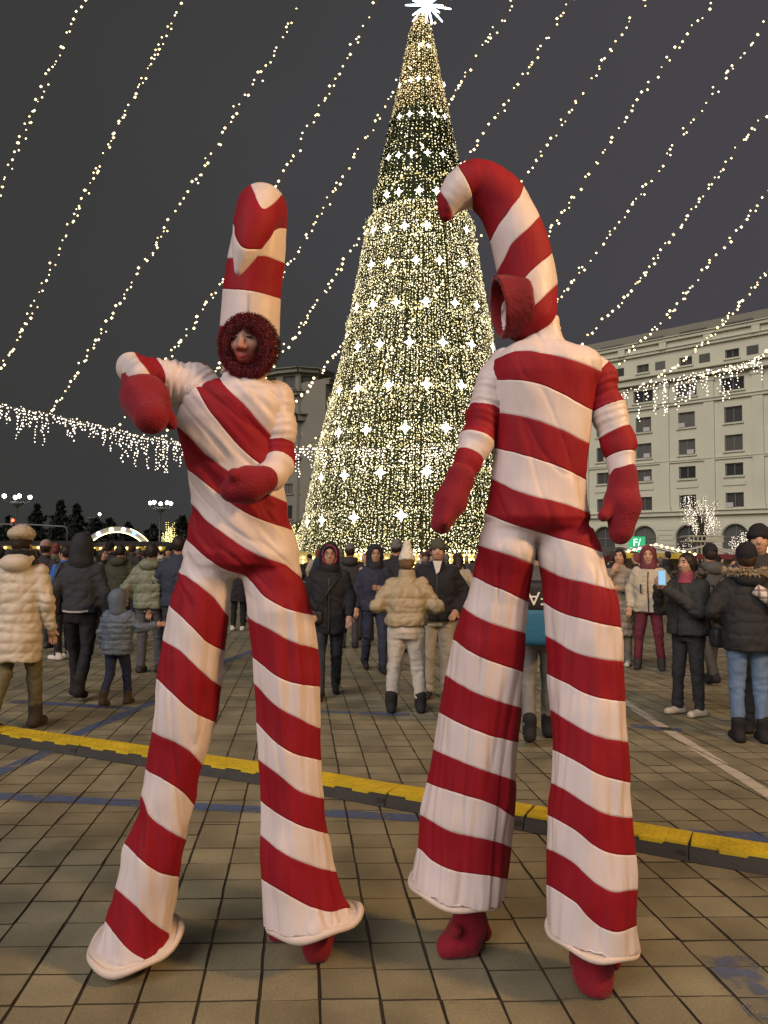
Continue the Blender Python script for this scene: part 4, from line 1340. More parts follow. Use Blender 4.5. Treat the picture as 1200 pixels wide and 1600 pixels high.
sdf_obj('jumpsuit', g, v, M_SUIT, rootR, 2, foldsR, attrs_split(fT, fRA, fRB, 836, 836, (16.9, 16.9)), oR)
hem_ring('hem', hA + Vector((-.004, 0, -.004)), .176, .155, (-.16, .05), .009, rootR, oR)
hem_ring('hem', hB + Vector((0, 0, -.004)), .160, .145, (-.14, .05), .009, rootR, oR)
nk = at(850, 524, YR)
for k, (dz, r_) in enumerate(((0.020, .062), (-.012, .070))):
    hem_ring('collar', nk + Vector((-.003 * k, .01, dz)), r_, r_ * .95, (.16, .12), .005, rootR, oR, facing=False)
# arms
sleeve('sleeve', [at(912, 566, YR), at(934, 592, YR), at(948, 640, YR - .01), at(966, 690, YR - .03), at(973, 742, YR - .06)], [.058, .066, .066, .060, .05], (.145, .44, .655, .86), 0, rootR, oR, .006, tiltv=(.25, 0, 0), bunch=.0022)
mitten('mitten', at(974, 738, YR - .06), at(970, 832, YR - .10), .052, .064, (at(962, 775, YR - .09), at(943, 806, YR - .13), .024), rootR, oR)
sleeve('sleeve', [at(790, 572, YR), at(772, 598, YR + .0), at(758, 645, YR - .02), at(744, 690, YR - .05), at(718, 748, YR - .11)], [.064, .066, .062, .060, .046], (.42, .64, .80, 1.0), 0, rootR, oR, .006, bunch=.0022)
mitten('mitten', at(720, 745, YR - .11), at(689, 818, YR - .14), .052, .055, (at(712, 775, YR - .15), at(694, 815, YR - .19), .022), rootR, oR)
# hood cup round the chin and nape, and the deep face opening turned to the side
hc = at(818, 488, YR)
g = Grid(tuple(hc - Vector((.24, .22, .22))), tuple(hc + Vector((.2, .2, .2))), .007)
ax = Vector((-.97, -.10, -.16)).normalized(); sx = ax.cross(Vector((0, 0, 1))).normalized(); ux = sx.cross(ax)
M3 = [tuple(sx), tuple(ux), tuple(ax)]
def cyl(g, c, rx, rz, l0, l1):
    px, py, pz = g.X - c[0], g.Y - c[1], g.Z - c[2]
    a = px * sx.x + py * sx.y + pz * sx.z; b = px * ux.x + py * ux.y + pz * ux.z; w = px * ax.x + py * ax.y + pz * ax.z
    d = (np.sqrt((a / rx) ** 2 + (b / rz) ** 2) - 1) * min(rx, rz)
    return np.maximum(d, np.maximum(l0 - w, w - l1))
cc = at(792, 479, YR - .02)
gcup = g; vcup = np.maximum(cyl(g, cc, .108, .121, -.075, .038), -cyl(g, cc, .090, .102, -.2, .2))
# hooked hat
fC = edges_field([(0, [(683, 288), (690, 300), (703, 320), (707, 348)]), (1, [(712, 250), (733, 285), (739, 328)]), (2, [(817, 303), (790, 340), (767, 377)]),
                  (3, [(840, 343), (800, 382), (779, 422)]), (4, [(861, 400), (820, 437), (798, 460)]), (5, [(871, 445), (840, 475), (808, 505)])])
tube_obj('hook_hat', [at(825, 492, YR + .01), at(824, 440, YR + .01), at(814, 390, YR), at(797, 340, YR), at(773, 303, YR - .01), at(744, 287, YR - .02), at(720, 296, YR - .03), at(702, 318, YR - .035), at(697, 336, YR - .035)], [.112, .115, .108, .102, .098, .090, .075, .048, .026],
         lambda V: fC(project(V)), rootR, oR, cut=lambda g: cyl(g, cc, .088, .100, -.06, .3))
def v_attr(V): return {'stripe': np.where(fC(project(V)) > 4.0, 1.5, 1.5)}
sdf_obj('face_opening', gcup, vcup, M_VELVET, rootR, 1, lambda V, F: folds(V, F, .003, 14, 14, 5), None, oR)
face(rootR, oR, at(829, 486, YR + .01), ax, h=.006, sc=.82, neck_to=at(850, 540, YR))
# shoe covers with a pompom
gl = ground(716, 1497)
shoe([at(731, 1405, YR + dA + .03), Vector((at(735, 1470, YR + dA + .03).x, gl.y + .06, .10)), Vector((gl.x + .02, gl.y + .04, .055)), Vector((gl.x - .035, gl.y + .015, .032))], [.060, .064, .068, .048], M_MITT, rootR, oR, seed=7)
gh = ground(757, 1478)
shoe([Vector((gh.x - .04, gh.y + .03, .10)), Vector((gh.x - .02, gh.y + .03, .05)), Vector((gh.x, gh.y + .03, .03))], [.045, .04, .03], M_MITT, rootR, oR, seed=8)
pompom(at(712, 1455, gl.y - .055), .030, rootR, oR)
gr = ground(933, 1558)
shoe([at(925, 1480, YR + dB), Vector((gr.x - .01, gr.y + .10, .09)), Vector((gr.x, gr.y + .05, .055)), Vector((gr.x + .002, gr.y + .02, .035))], [.058, .060, .068, .054], M_MITT, rootR, oR, seed=9)
gp = ground(962, 1530)
shoe([Vector((gp.x - .03, gp.y + .04, .06)), Vector((gp.x, gp.y + .02, .05))], [.03, .028], M_MITT, rootR, oR, seed=10)
# ================================================================== buildings
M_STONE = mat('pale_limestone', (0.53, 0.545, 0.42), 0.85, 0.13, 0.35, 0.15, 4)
M_STONE2 = mat('underlit_limestone', (0.20, 0.20, 0.155), 0.85, 0.15, 0.35, 0.15, 4)  # same limestone, colour darkened to stand for weaker light on it
M_FRAME = mat('grey_window_frame', (0.15, 0.15, 0.13), 0.5)
def glass_mat():
    m = bpy.data.materials.new('dark_window_glass'); m.use_nodes = True
    N, L = nt(m); b = N['Principled BSDF']
    b.inputs['Roughness'].default_value = 0.08; b.inputs['Specular IOR Level'].default_value = 0.6
    oi = N.new('ShaderNodeObjectInfo'); rp_ = N.new('ShaderNodeValToRGB')
    rp_.color_ramp.elements[0].color = (0.03, 0.033, 0.035, 1); rp_.color_ramp.elements[1].color = (0.13, 0.135, 0.12, 1)
    L.new(oi.outputs['Random'], rp_.inputs['Fac']); L.new(rp_.outputs['Color'], b.inputs['Base Color'])
    return m
M_GLASS = glass_mat()
M_AC = mat('air_conditioner_white', (0.45, 0.45, 0.42), 0.5)

def facade(bld, P0, P1, rows, bay, ww, stone, cornices, top, ac=0.3, arches=None, pil=True, seed=1, thick=0.45, u_first=None):
    """rows: list of (z0,z1) window bands; one window per bay; arches (z_spring, z_top)"""
    r = random.Random(seed)
    P0 = Vector((P0[0], P0[1], 0)); P1 = Vector((P1[0], P1[1], 0))
    d = (P1 - P0); Lg = d.length; d.normalize(); n = Vector((d.y, -d.x, 0))
    if n.dot(-P0) < 0: n = -n
    base = Vector(bld.location)
    T = lambda u, v, w=0: P0 + d * u + Vector((0, 0, v)) + n * w - base
    nb = int(Lg / bay); u0 = (Lg - nb * bay) / 2 if u_first is None else u_first
    ops = []
    for b in range(nb):
        uc = u0 + bay * (b + .5)
        for k, (z0, z1) in enumerate(rows):
            w_ = ww if not isinstance(ww, (list, tuple)) else ww[k]
            ops.append((uc - w_ / 2, uc + w_ / 2, z0, z1, k, b))
        if arches:
            ops.append((uc - arches[2] / 2, uc + arches[2] / 2, 0.3, arches[1], -1, b))
    us = sorted({0, Lg} | {round(o[0], 4) for o in ops} | {round(o[1], 4) for o in ops})
    vs = sorted({0, top} | {round(o[2], 4) for o in ops} | {round(o[3], 4) for o in ops})
    mb = MB()
    for i in range(len(us) - 1):
        for j in range(len(vs) - 1):
            cu, cv = (us[i] + us[i + 1]) / 2, (vs[j] + vs[j + 1]) / 2
            if any(o[0] < cu < o[1] and o[2] < cv < o[3] for o in ops): continue
            mb.add([T(us[i], vs[j]), T(us[i + 1], vs[j]), T(us[i + 1], vs[j + 1]), T(us[i], vs[j + 1])], [(0, 1, 2, 3)])
    for (a, b_, z0, z1, k, bb) in ops:      # reveals
        q = [(a, z0), (b_, z0), (b_, z1), (a, z1)]
        for s_ in range(4):
            (ua, va), (ub, vb) = q[s_], q[(s_ + 1) % 4]
            mb.add([T(ua, va), T(ub, vb), T(ub, vb, -thick), T(ua, va, -thick)], [(0, 1, 2, 3)])
    # flat roof and ends so the block has depth
    D = 14.0
    mb.add([T(0, top), T(Lg, top), T(Lg, top, -D), T(0, top, -D)], [(0, 1, 2, 3)])
    for u_ in (0, Lg): mb.add([T(u_, 0), T(u_, 0, -D), T(u_, top, -D), T(u_, top)], [(0, 1, 2, 3)])
    wall = mb.build('wall', stone, bld)
    Mx = Matrix((d, n, Vector((0, 0, 1)))).transposed()
    for (a, b_, z0, z1, k, bb) in ops:
        uc, zc = (a + b_) / 2, (z0 + z1) / 2
        w_, h_2 = b_ - a, z1 - z0
        fr_ = MB()
        if k >= 0:
            for (cu, cz, sw_, sh_) in ((a + .06, zc, .12, h_2), (b_ - .06, zc, .12, h_2), (uc, z1 - .06, w_, .12), (uc, z0 + .06, w_, .12), (uc, zc, .09, h_2)):
                fr_.box(T(cu, cz, -.28), (sw_, .1, sh_), Mx)
            w = fr_.build('window', M_FRAME, bld)
            p = MB(); p.box(T(uc, zc, -.33), (w_, .03, h_2), Mx)
            p.build('pane', M_GLASS, w)
            sl = MB(); sl.box(T(uc, z0 - .09, .06), (w_ + .35, .30, .18), Mx); sl.build('sill', stone, w)
            if r.random() < ac:
                q = MB(); q.box(T(uc + r.choice([-.25, .25]) * w_, z0 + .3, .12), (.8, .35, .55), Mx); q.build('air_conditioner', M_AC, bld)
        else:
            # arched opening: spandrel ring on top of the rectangle, dark glazing behind
            ra = w_ / 2; zsp = arches[1] - ra
            V = []; F = []
            m_ = 12
            for q in range(m_ + 1):
                t = math.pi * q / m_
                for dep in (.003, -thick + .003):
                    V.append(T(uc - ra * math.cos(t), zsp + ra * math.sin(t) * .995, dep))
            sp = MB(); sp.add(V, [(2 * q, 2 * q + 2, 2 * q + 3, 2 * q + 1) for q in range(m_)])
            for sgn in (-1, 1):
                poly = [T(uc + sgn * ra, arches[1], .003)] + [T(uc + sgn * ra * math.cos(t), zsp + ra * math.sin(t) * .995, .003) for t in [math.pi / 2 * q / 6 for q in range(7)]]
                sp.add(poly, [tuple(range(len(poly)))])
            # raised archivolt
            sp.build('arch', stone, bld)
            av = MB()
            for q in range(m_):
                t = math.pi * (q + .5) / m_
                av.box(T(uc - (ra + .22) * math.cos(t), zsp + (ra + .22) * math.sin(t), .05), (.30, .22, math.pi * (ra + .3) / m_ * .96), Mx @ Matrix.Rotation(t - math.pi / 2 + math.pi / 2, 3, 'Y'))
            av.build('archivolt', stone, bld)
            p = MB(); p.box(T(uc, arches[1] / 2, -.42), (w_, .03, arches[1]), Mx); g_ = p.build('arched_window', M_GLASS, bld)
            fr_ = MB(); fr_.box(T(uc, arches[1] / 2, -.36), (.1, .08, arches[1]), Mx); fr_.box(T(uc, zsp, -.36), (w_, .08, .12), Mx); fr_.build('frame', M_FRAME, g_)
    for (z, hh, pr) in cornices:
        c = MB(); c.box(T(Lg / 2, z, pr / 2 - .02), (Lg + .2, pr + .04, hh), Mx)
        c.box(T(Lg / 2, z + hh * .62, pr * .75 - .02), (Lg + .3, pr * 1.5 + .04, hh * .24), Mx)
        c.build('cornice', stone, bld)
    if pil:
        zs0, zs1 = pil
        for b in range(nb + 1):
            c = MB(); uc = u0 + bay * b
            if 0.4 < uc < Lg - .4:
                c.box(T(uc, (zs0 + zs1) / 2, .09), (bay * .22, .22, zs1 - zs0), Mx)
                c.box(T(uc, zs1 - .35, .14), (bay * .27, .32, .5), Mx)
                c.box(T(uc, zs0 + .3, .14), (bay * .27, .32, .6), Mx)
                c.build('pilaster', stone, bld)
    return T, Mx, Lg, nb, u0

def zat(px, py, Y): return at(px, py, Y).z
pA = at(920, 540, 101); pB = at(1200, 480, 85.5)
dd = Vector((pB.x - pA.x, pB.y - pA.y, 0)).normalized()
q0 = Vector((pA.x, pA.y, 0)) - dd * 14; q1 = Vector((pB.x, pB.y, 0)) + dd * 12
bld = tag(empty('office_building', (q0 + q1) / 2), 'long pale stone building with rows of dark windows, cornices and ground floor arches', 'building')
Yw = 93
Z = lambda y: zat(1055, y, Yw)
rowsz = [(Z(796), Z(774)), (Z(749), Z(730)), (Z(712), Z(688)), (Z(670), Z(646)), (Z(622), Z(603)), (Z(574), Z(561))]
T, Mx, Lg, nb, u0 = facade(bld, q0, q1, rowsz, 5.5, [2.05, 2.05, 2.05, 2.05, 2.6, 1.6], M_STONE,
       [(Z(803), .5, .45), (Z(590), .8, .8), (Z(632), .35, .3), (Z(722), .22, .18), (Z(546), .35, .35), (Z(530), .4, .4)], Z(529), ac=.45, arches=(0, Z(821), 3.0), pil=(Z(800), Z(596)), seed=4)
for b in range(nb):      # second little attic window, dark slots under the roof, relief panels between pilasters
    uc = u0 + 5.5 * (b + .5)
    s_ = MB(); s_.box(T(uc, (Z(512) + Z(523)) / 2, -2.46), (3.4, .08, Z(512) - Z(523)), Mx); w_ = s_.build('attic_vent', M_GLASS, bld)
    s_ = MB(); s_.box(T(uc + 2.3, (Z(574) + Z(561)) / 2, .012), (1.3, .05, Z(561) - Z(574)), Mx); s_.build('window', M_GLASS, bld)
    s_ = MB(); s_.box(T(uc, Z(760), .05), (2.6, .14, .5), Mx); s_.build('relief_panel', M_STONE, bld)
    s_ = MB(); s_.box(T(uc, Z(719), .06), (3.0, .2, .35), Mx); s_.build('ledge', M_STONE, bld)
    s_ = MB(); s_.box(T(uc + 2.75, Z(538), .15), (.9, .4, Z(529) - Z(548)), Mx); s_.build('attic_pier', M_STONE, bld)
s_ = MB(); s_.box(T(Lg / 2, (Z(529) + Z(502)) / 2, -7.5), (Lg - 1, 10, Z(502) - Z(529)), Mx); s_.build('attic_storey', M_STONE2, bld)  # darker stone colour stands for the weaker light up here
for k in range(9):      # rusticated courses on the ground floor
    z = .6 + k * .62
    for b in range(nb + 1):
        a = u0 + 5.5 * b - 1.15 + (0 if b else 1.15); 
        e_ = u0 + 5.5 * b + 1.15
        if a < 0: a = 0
        s_ = MB(); s_.box(T((max(a, 0) + min(e_, Lg)) / 2, z, .03), (max(.3, min(e_, Lg) - max(a, 0)), .10, .54), Mx); s_.build('stone_block', M_STONE, bld)

# rounded corner block beyond the tree
Yb = 116.0
bld2 = tag(empty('corner_building', at(475, 872, Yb + 5)), 'dim stone block with a rounded corner and loggia beside the lit tree', 'building')
Zb = lambda y: zat(470, y, Yb)
ptsC = [(405, 119), (432, 116.5), (462, 115.2), (492, 116), (512, 119)]
arcp = [at(x, 872, Y_) for x, Y_ in ptsC]
rows2 = [(Zb(812), Zb(790)), (Zb(772), Zb(756)), (Zb(708), Zb(696)), (Zb(682), Zb(667)), (Zb(644), Zb(630)), (Zb(608), Zb(588))]
for k in range(4):
    a, b = arcp[k], arcp[k + 1]
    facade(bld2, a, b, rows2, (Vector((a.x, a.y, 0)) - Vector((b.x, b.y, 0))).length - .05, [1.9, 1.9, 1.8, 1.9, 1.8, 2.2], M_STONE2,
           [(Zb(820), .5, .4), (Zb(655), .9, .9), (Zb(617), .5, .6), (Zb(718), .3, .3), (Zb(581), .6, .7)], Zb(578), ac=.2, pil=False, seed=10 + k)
a, b = at(505, 872, 112), at(640, 872, 128)
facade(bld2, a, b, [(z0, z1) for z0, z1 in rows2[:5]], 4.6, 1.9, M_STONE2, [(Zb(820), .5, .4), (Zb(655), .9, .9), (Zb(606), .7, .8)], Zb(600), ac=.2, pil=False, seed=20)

# ================================================================== street lamps
M_POLE = mat('grey_lamp_metal', (0.16, 0.165, 0.15), 0.5, 0.2, 4, metal=.3)
M_GLOBE = glow('lamp_globe', (0.92, 1.0, 0.95), 6.0)
M_GLOBE_ASSUMED = glow('assumed_lamp_globe_warm', (1.0, 0.72, 0.40), 6.0)
def street_lamp(p, h, label, n=5, globe=M_GLOBE, r=.27, light=None, group='street lamps'):
    root = tag(empty('street_lamp', (p.x, p.y, 0)), label, 'street lamp', group)
    mb = MB(); mb.lathe([(.45, 0), (.45, .35), (.26, .5), (.22, 1.2), (.15, 1.35), (.12, h * .55), (.10, h - 1.6), (.17, h - 1.55), (.12, h - 1.4), (.2, h - 1.25)], n=12)
    mb.build('pole', M_POLE, root, smooth=True)
    mb = MB(); mb.lathe([(.10, h - 1.5), (.35, h - 1.35), (.75, h - 1.0), (.85, h - .8), (.8, h - .72), (.3, h - .8)], n=16)
    mb.build('basket', M_POLE, root, smooth=True)
    for k in range(n):
        a = 2 * math.pi * k / n + .6
        R_ = 1.55
        mb = MB(); mb.tube([(.3 * math.cos(a), .3 * math.sin(a), h - .95), (.9 * math.cos(a), .9 * math.sin(a), h - .85), (R_ * math.cos(a), R_ * math.sin(a), h - .55), (R_ * math.cos(a), R_ * math.sin(a), h - .3)], .05, 6)
        arm = mb.build('arm', M_POLE, root, smooth=True)
        mb = MB(); mb.lathe([(0, -r), (r * .7, -r * .7), (r, 0), (r * .7, r * .7), (0, r)], (R_ * math.cos(a), R_ * math.sin(a), h), 10)
        mb.build('globe', globe, arm, smooth=True)
    if light:  # point light, used only by the assumed lamp out of view
        ld = bpy.data.lights.new('assumed_lamp_light', 'POINT'); ld.energy = light[0]; ld.color = light[1]; ld.shadow_soft_size = light[2]
        lo_ = bpy.data.objects.new('assumed_lamp_light', ld); COL.objects.link(lo_); lo_.parent = root; lo_.location = (0, 0, h + .1)
    return root
p = at(27, 776, 100); street_lamp(p, p.z, 'multi globe street lamp rising behind the person in cream beret', 4)
p = at(251, 786, 112); street_lamp(p, p.z, 'multi globe street lamp between the lit arch and the small lit tree', 5)
p = at(143, 803, 150); street_lamp(p, p.z, 'distant single globe street lamp above the lit arch gate', 1)
street_lamp(Vector((6.4, 0.2, 0)), 5.6, 'assumed warm street lamp out of view, added for side light on the stilt walkers', 4, M_GLOBE_ASSUMED, .24, (850, (1.0, .55, .22), .5), 'assumed warm street lamps')  # assumed lamp out of view, added to cast warm light from the right

# ================================================================== arch gate, stalls, truss tower, sign
M_WOOD = mat('stall_wood', (0.10, 0.06, 0.03), 0.7, .3, 3)
M_CANVAS = mat('white_canvas', (0.50, 0.47, 0.40), 0.8, .08, 2)
M_FASCIA = mat('yellow_fascia', (0.45, 0.33, 0.04), 0.6, .2, 3)
M_MAROON = mat('maroon_trim', (0.16, 0.02, 0.025), 0.7)
M_BULBST = glow('stall_bulb', (1.0, 0.80, 0.34), 3.0)
M_INNER = glow('stall_interior_light', (1.0, 0.93, 0.80), 0.75, True)
M_SILVER = mat('silver_arch_panel', (0.42, 0.42, 0.38), 0.5, .2, 2)
# arch
Ya = 62
cA = at(183, 872, Ya); zt = at(183, 823, Ya).z; half = at(236, 850, Ya).x - cA.x
gate = tag(empty('arch_gate', (cA.x, Ya, 0)), 'silver arch gate edged with yellow bulbs over the market entrance', 'arch gate')
def arc_strip(r0, r1, zc, t0, t1, n, d):
    mb = MB(); V = []
    for k in range(n + 1):
        t = t0 + (t1 - t0) * k / n
        for rr2 in (r0, r1):
            for dy in (-d, d): V.append((rr2 * math.cos(t), dy, zc + rr2 * math.sin(t)))
    F = []
    for k in range(n):
        a = 4 * k; b = a + 4
        F += [(a, b, b + 2, a + 2), (a + 1, a + 3, b + 3, b + 1), (a + 2, b + 2, b + 3, a + 3), (a, a + 1, b + 1, b)]
    F += [(0, 2, 3, 1), (4 * n, 4 * n + 1, 4 * n + 3, 4 * n + 2)]
    mb.add(V, F); return mb
zr = at(183, 850, Ya).z; sag = zt - zr
Rr_ = (half ** 2 + sag ** 2) / (2 * sag); zc_ = zt - Rr_
ang = math.asin(min(.99, half / Rr_))
arc_strip(Rr_ - .42, Rr_, zc_, math.pi / 2 - ang, math.pi / 2 + ang, 30, .15).build('arch_panel', M_SILVER, gate)
for k, (px_, colr) in enumerate(((137, 'b'), (155, 'w'), (175, 'y'), (194, 'w'), (211, 'b'))):
    x = at(px_, 830, Ya).x - cA.x; z = zc_ + math.sqrt((Rr_ - .2) ** 2 - x * x)
    mb = MB(); mb.lathe([(0, -.02), (.17, -.02), (.17, .02), (0, .02)], n=12)
    o = mb.build('medallion', glow('medallion_' + colr, {'b': (.15, .35, 1), 'w': (.95, .95, .85), 'y': (1, .85, .3)}[colr], 1.3), gate)
    o.location = (x, -.19, z); o.rotation_euler = (R(90), 0, 0)
B = [(rr2 * math.cos(t), -.2, zc_ + rr2 * math.sin(t)) for rr2 in (Rr_ - .45,) for t in np.linspace(math.pi / 2 - ang, math.pi / 2 + ang, 60)]
B += [(Rr_ * math.cos(t), -.2, zc_ + Rr_ * math.sin(t)) for t in np.linspace(math.pi / 2 - ang, math.pi / 2 - ang * .35, 18)]
tag(bulbs_mesh('edge_bulbs', B, .045, M_BULBST, gate), kind='stuff')
for s_ in (-1, 1):
    mb = MB(); mb.box((s_ * half, 0, zr / 2), (.4, .4, zr)); mb.build('post', M_SILVER, gate)

def stall(px, Y, w, label, zr, gable=False, roof=M_CANVAS, yaw=0, eave=2.15, bulbs=True, fascia=M_FASCIA, xoff=None):
    p = at(px, 872, Y)
    root = tag(empty('market_stall', (p.x, Y, 0), yaw), label, 'market stall', 'market stalls round the square')
    d = 2.2
    mb = MB(); mb.box((0, 0, .5), (w, d, 1.0)); mb.build('counter', M_WOOD, root)
    mb = MB(); mb.box((0, d / 2 - .05, 1.0 + (eave - 1) / 2), (w, .06, eave - 1)); mb.build('back_wall', M_WOOD, root)
    mb = MB(); mb.box((0, 0, eave - .16), (w * .85, .5, .06)); mb.build('interior_lamp', M_INNER, root)
    for sx_ in (-1, 1):
        for sy_ in (-1, 1):
            mb = MB(); mb.box((sx_ * (w / 2 - .06), sy_ * (d / 2 - .06), 1.0 + (eave - 1) / 2), (.1, .1, eave - 1.0)); mb.build('post', M_WOOD, root)
    ov = .3
    if gable:
        prof = [(-w / 2 - ov, eave - .1), (0, zr), (w / 2 + ov, eave - .1), (w / 2 + ov, eave - .02), (0, zr + .09), (-w / 2 - ov, eave - .02)]
        V = [(x, y, z) for y in (-d / 2 - ov, d / 2 + ov) for x, z in prof]
        mb = MB(); mb.add(V, [(0, 1, 7, 6), (1, 2, 8, 7), (3, 4, 10, 9), (4, 5, 11, 10), (2, 3, 9, 8), (5, 0, 6, 11), (0, 5, 4, 1), (1, 4, 3, 2), (6, 7, 10, 11), (7, 8, 9, 10)]); mb.build('roof', roof, root)
        B = [(t * (w / 2 + ov), -d / 2 - ov - .05, zr + .05 - abs(t) * (zr - eave + .1)) for t in np.linspace(-1, 1, 15)]
    else:
        V = [(-w / 2 - ov, -d / 2 - ov, eave), (w / 2 + ov, -d / 2 - ov, eave), (w / 2 + ov, d / 2 + ov, zr), (-w / 2 - ov, d / 2 + ov, zr)]
        V += [(x, y, z + .07) for x, y, z in V]
        mb = MB(); mb.add(V, [(3, 2, 1, 0), (4, 5, 6, 7), (0, 1, 5, 4), (1, 2, 6, 5), (2, 3, 7, 6), (3, 0, 4, 7)]); mb.build('roof', roof, root)
        B = [(t * (w / 2 + .2), -d / 2 - ov - .08, eave - .12) for t in np.linspace(-1, 1, max(5, int(w / .5)))]
    mb = MB(); mb.box((0, -d / 2 - ov + .02, eave - .16), (w + 2 * ov, .05, .3)); mb.build('fascia', fascia, root)
    if bulbs:
        for b in B:
            mb = MB(); mb.lathe([(0, -.07), (.06, -.04), (.07, 0), (.05, .05), (0, .07)], b, 8); mb.build('bulb', M_BULBST, root, smooth=True)
    return root
M_DARKROOF = mat('dark_roofing', (.03, .03, .028), .8)
stall(88, 56, 3.8, 'wooden stall with bulb lined yellow fascia left of the arch gate', 2.5, roof=M_DARKROOF)
stall(30, 58, 3.4, 'wooden stall with yellow fascia behind the person in cream beret', 2.5, roof=M_DARKROOF)
stall(168, 58, 1.7, 'narrow orange lit stall under the arch gate', 2.5, roof=M_DARKROOF)
stall(222, 54, 3.2, 'bulb lined stall at the foot of the small lit tree', 2.5, yaw=.35, roof=M_DARKROOF)
stall(285, 52, 2.6, 'stall with yellow bulbs half behind the left stilt walker', 2.4, yaw=.3, roof=M_DARKROOF)
stall(1016, 44, 3.6, 'white gabled stall with a bulb lined front, glowing inside', at(1016, 853, 44).z, True, yaw=-.12, eave=1.95)
stall(1100, 47, 4.2, 'white gabled stall behind the wire tower', at(1100, 854, 47).z, True, yaw=-.25, eave=1.95, bulbs=False, fascia=M_MAROON)
stall(1160, 52, 4.4, 'white gabled stall behind the black beanie couple', at(1160, 860, 52).z, True, yaw=-.25, eave=1.95, bulbs=False, fascia=M_MAROON)
stall(955, 50, 3.6, 'grey roofed stall beside the glowing gabled stall', at(955, 857, 50).z, True, mat('grey_canvas', (.16, .14, .12), .8), yaw=.2, eave=1.8, bulbs=False, fascia=M_MAROON)
# low lit barriers round the tree foot
M_MARQ = mat('cream_marquee_panel', (0.50, 0.42, 0.16), 0.6)
for k, (px_, w_, kind_) in enumerate(((478, 1.6, 0), (547, 1.3, 1), (606, 1.5, 0), (668, 1.3, 1), (727, 2.3, 1), (770, 2.0, 0), (838, 1.5, 0))):
    Y_ = 31.0; p = at(px_, 872, Y_)
    root = tag(empty('marquee_board', (p.x, Y_, 0)), ['round topped bulb studded panel before the lit tree', 'flat topped bulb studded panel before the lit tree'][kind_], 'light panel', ['round topped panels at the tree foot', 'flat topped panels at the tree foot'][kind_])
    zt_ = 1.72 if kind_ else 1.5
    poly = [(-w_ / 2, 0), (w_ / 2, 0), (w_ / 2, zt_ - .2)] + ([(w_ / 2 * math.cos(t), zt_ - .2 + .45 * math.sin(t)) for t in np.linspace(.2, math.pi - .2, 9)] if not kind_ else [(w_ / 2, zt_), (-w_ / 2, zt_)]) + [(-w_ / 2, zt_ - .2)]
    mb = MB(); mb.prism(poly, -.05, .05, Matrix(((1, 0, 0), (0, 0, 1), (0, 1, 0)))); mb.build('board', M_MARQ, root)
    B = [(x, -.1, z) for z in np.arange(1.0, zt_ + .15, .17) for x in np.arange(-w_ / 2 + .1, w_ / 2, .2)]
    tag(bulbs_mesh('bulbs', B, .05, M_BULBST, root), kind='stuff')
# wire tower with a crown
Yt = 48
p = at(1097, 872, Yt); zt_ = at(1097, 846, Yt).z; zc2 = at(1097, 838, Yt).z
M_CREAM = mat('cream_metal', (0.50, 0.46, 0.33), 0.5)
tw = tag(empty('wire_tower', (p.x, Yt, 0)), 'slim cream metal tower with a railed crown between lit tree and stalls', 'tower')
for sx_ in (-.42, -.14, .14, .42):
    for sy_ in (-.3, .3):
        mb = MB(); mb.tube([(sx_, sy_, 0), (sx_, sy_, zt_)], .035, 5); mb.build('post', M_CREAM, tw)
mb = MB(); mb.box((0, 0, zt_), (2.2, 1.4, .09)); mb.box((0, 0, zc2), (2.2, 1.4, .07)); mb.build('crown_ring', M_CREAM, tw)
for x in np.linspace(-1.05, 1.05, 9):
    mb = MB(); mb.box((x, -.67, (zt_ + zc2) / 2), (.06, .04, zc2 - zt_)); mb.build('baluster', M_CREAM, tw)
# green lit sign
Ys = 74
p = at(995, 853, Ys)
sg = tag(empty('green_sign', (p.x, Ys, 0), -.2), 'green lit banner with white letters on the facade', 'sign')
mb = MB(); hh = at(995, 839, Ys).z - at(995, 868, Ys).z
mb.box((0, 0, p.z), (1.55, .12, hh)); mb.build('panel', glow('green_sign_light', (0.03, 0.30, 0.12), .55), sg)
def text_obj(body, size, m, parent, loc, rot, ext=.01):
    cu = bpy.data.curves.new('lettering', 'FONT'); cu.body = body; cu.size = size; cu.extrude = ext; cu.align_x = 'CENTER'; cu.align_y = 'CENTER'
    o = bpy.data.objects.new('lettering', cu); COL.objects.link(o)
    dg = bpy.context.evaluated_depsgraph_get(); me = bpy.data.meshes.new_from_object(o.evaluated_get(dg))
    bpy.data.objects.remove(o); 
    o = bpy.data.objects.new('lettering', me); COL.objects.link(o); me.materials.clear(); me.materials.append(m)
    o.parent = parent; o.location = loc; o.rotation_euler = rot
    return o
M_LETTER = glow('white_letter_light', (.75, 1, .85), .8)
text_obj('F/', 1.0, M_LETTER, sg, (0, -.09, p.z + .3), (R(90), 0, 0))
text_obj('Z', .6, M_LETTER, sg, (-.05, -.09, p.z - .55), (R(90), 0, 0))
mb = MB(); mb.box((0, -.08, p.z - .22), (1.3, .02, .07)); mb.build('rule', M_LETTER, sg)
mb = MB(); mb.box((0, .1, p.z / 2 - .5), (.12, .12, p.z - .2)); mb.build('post', M_POLE, sg)

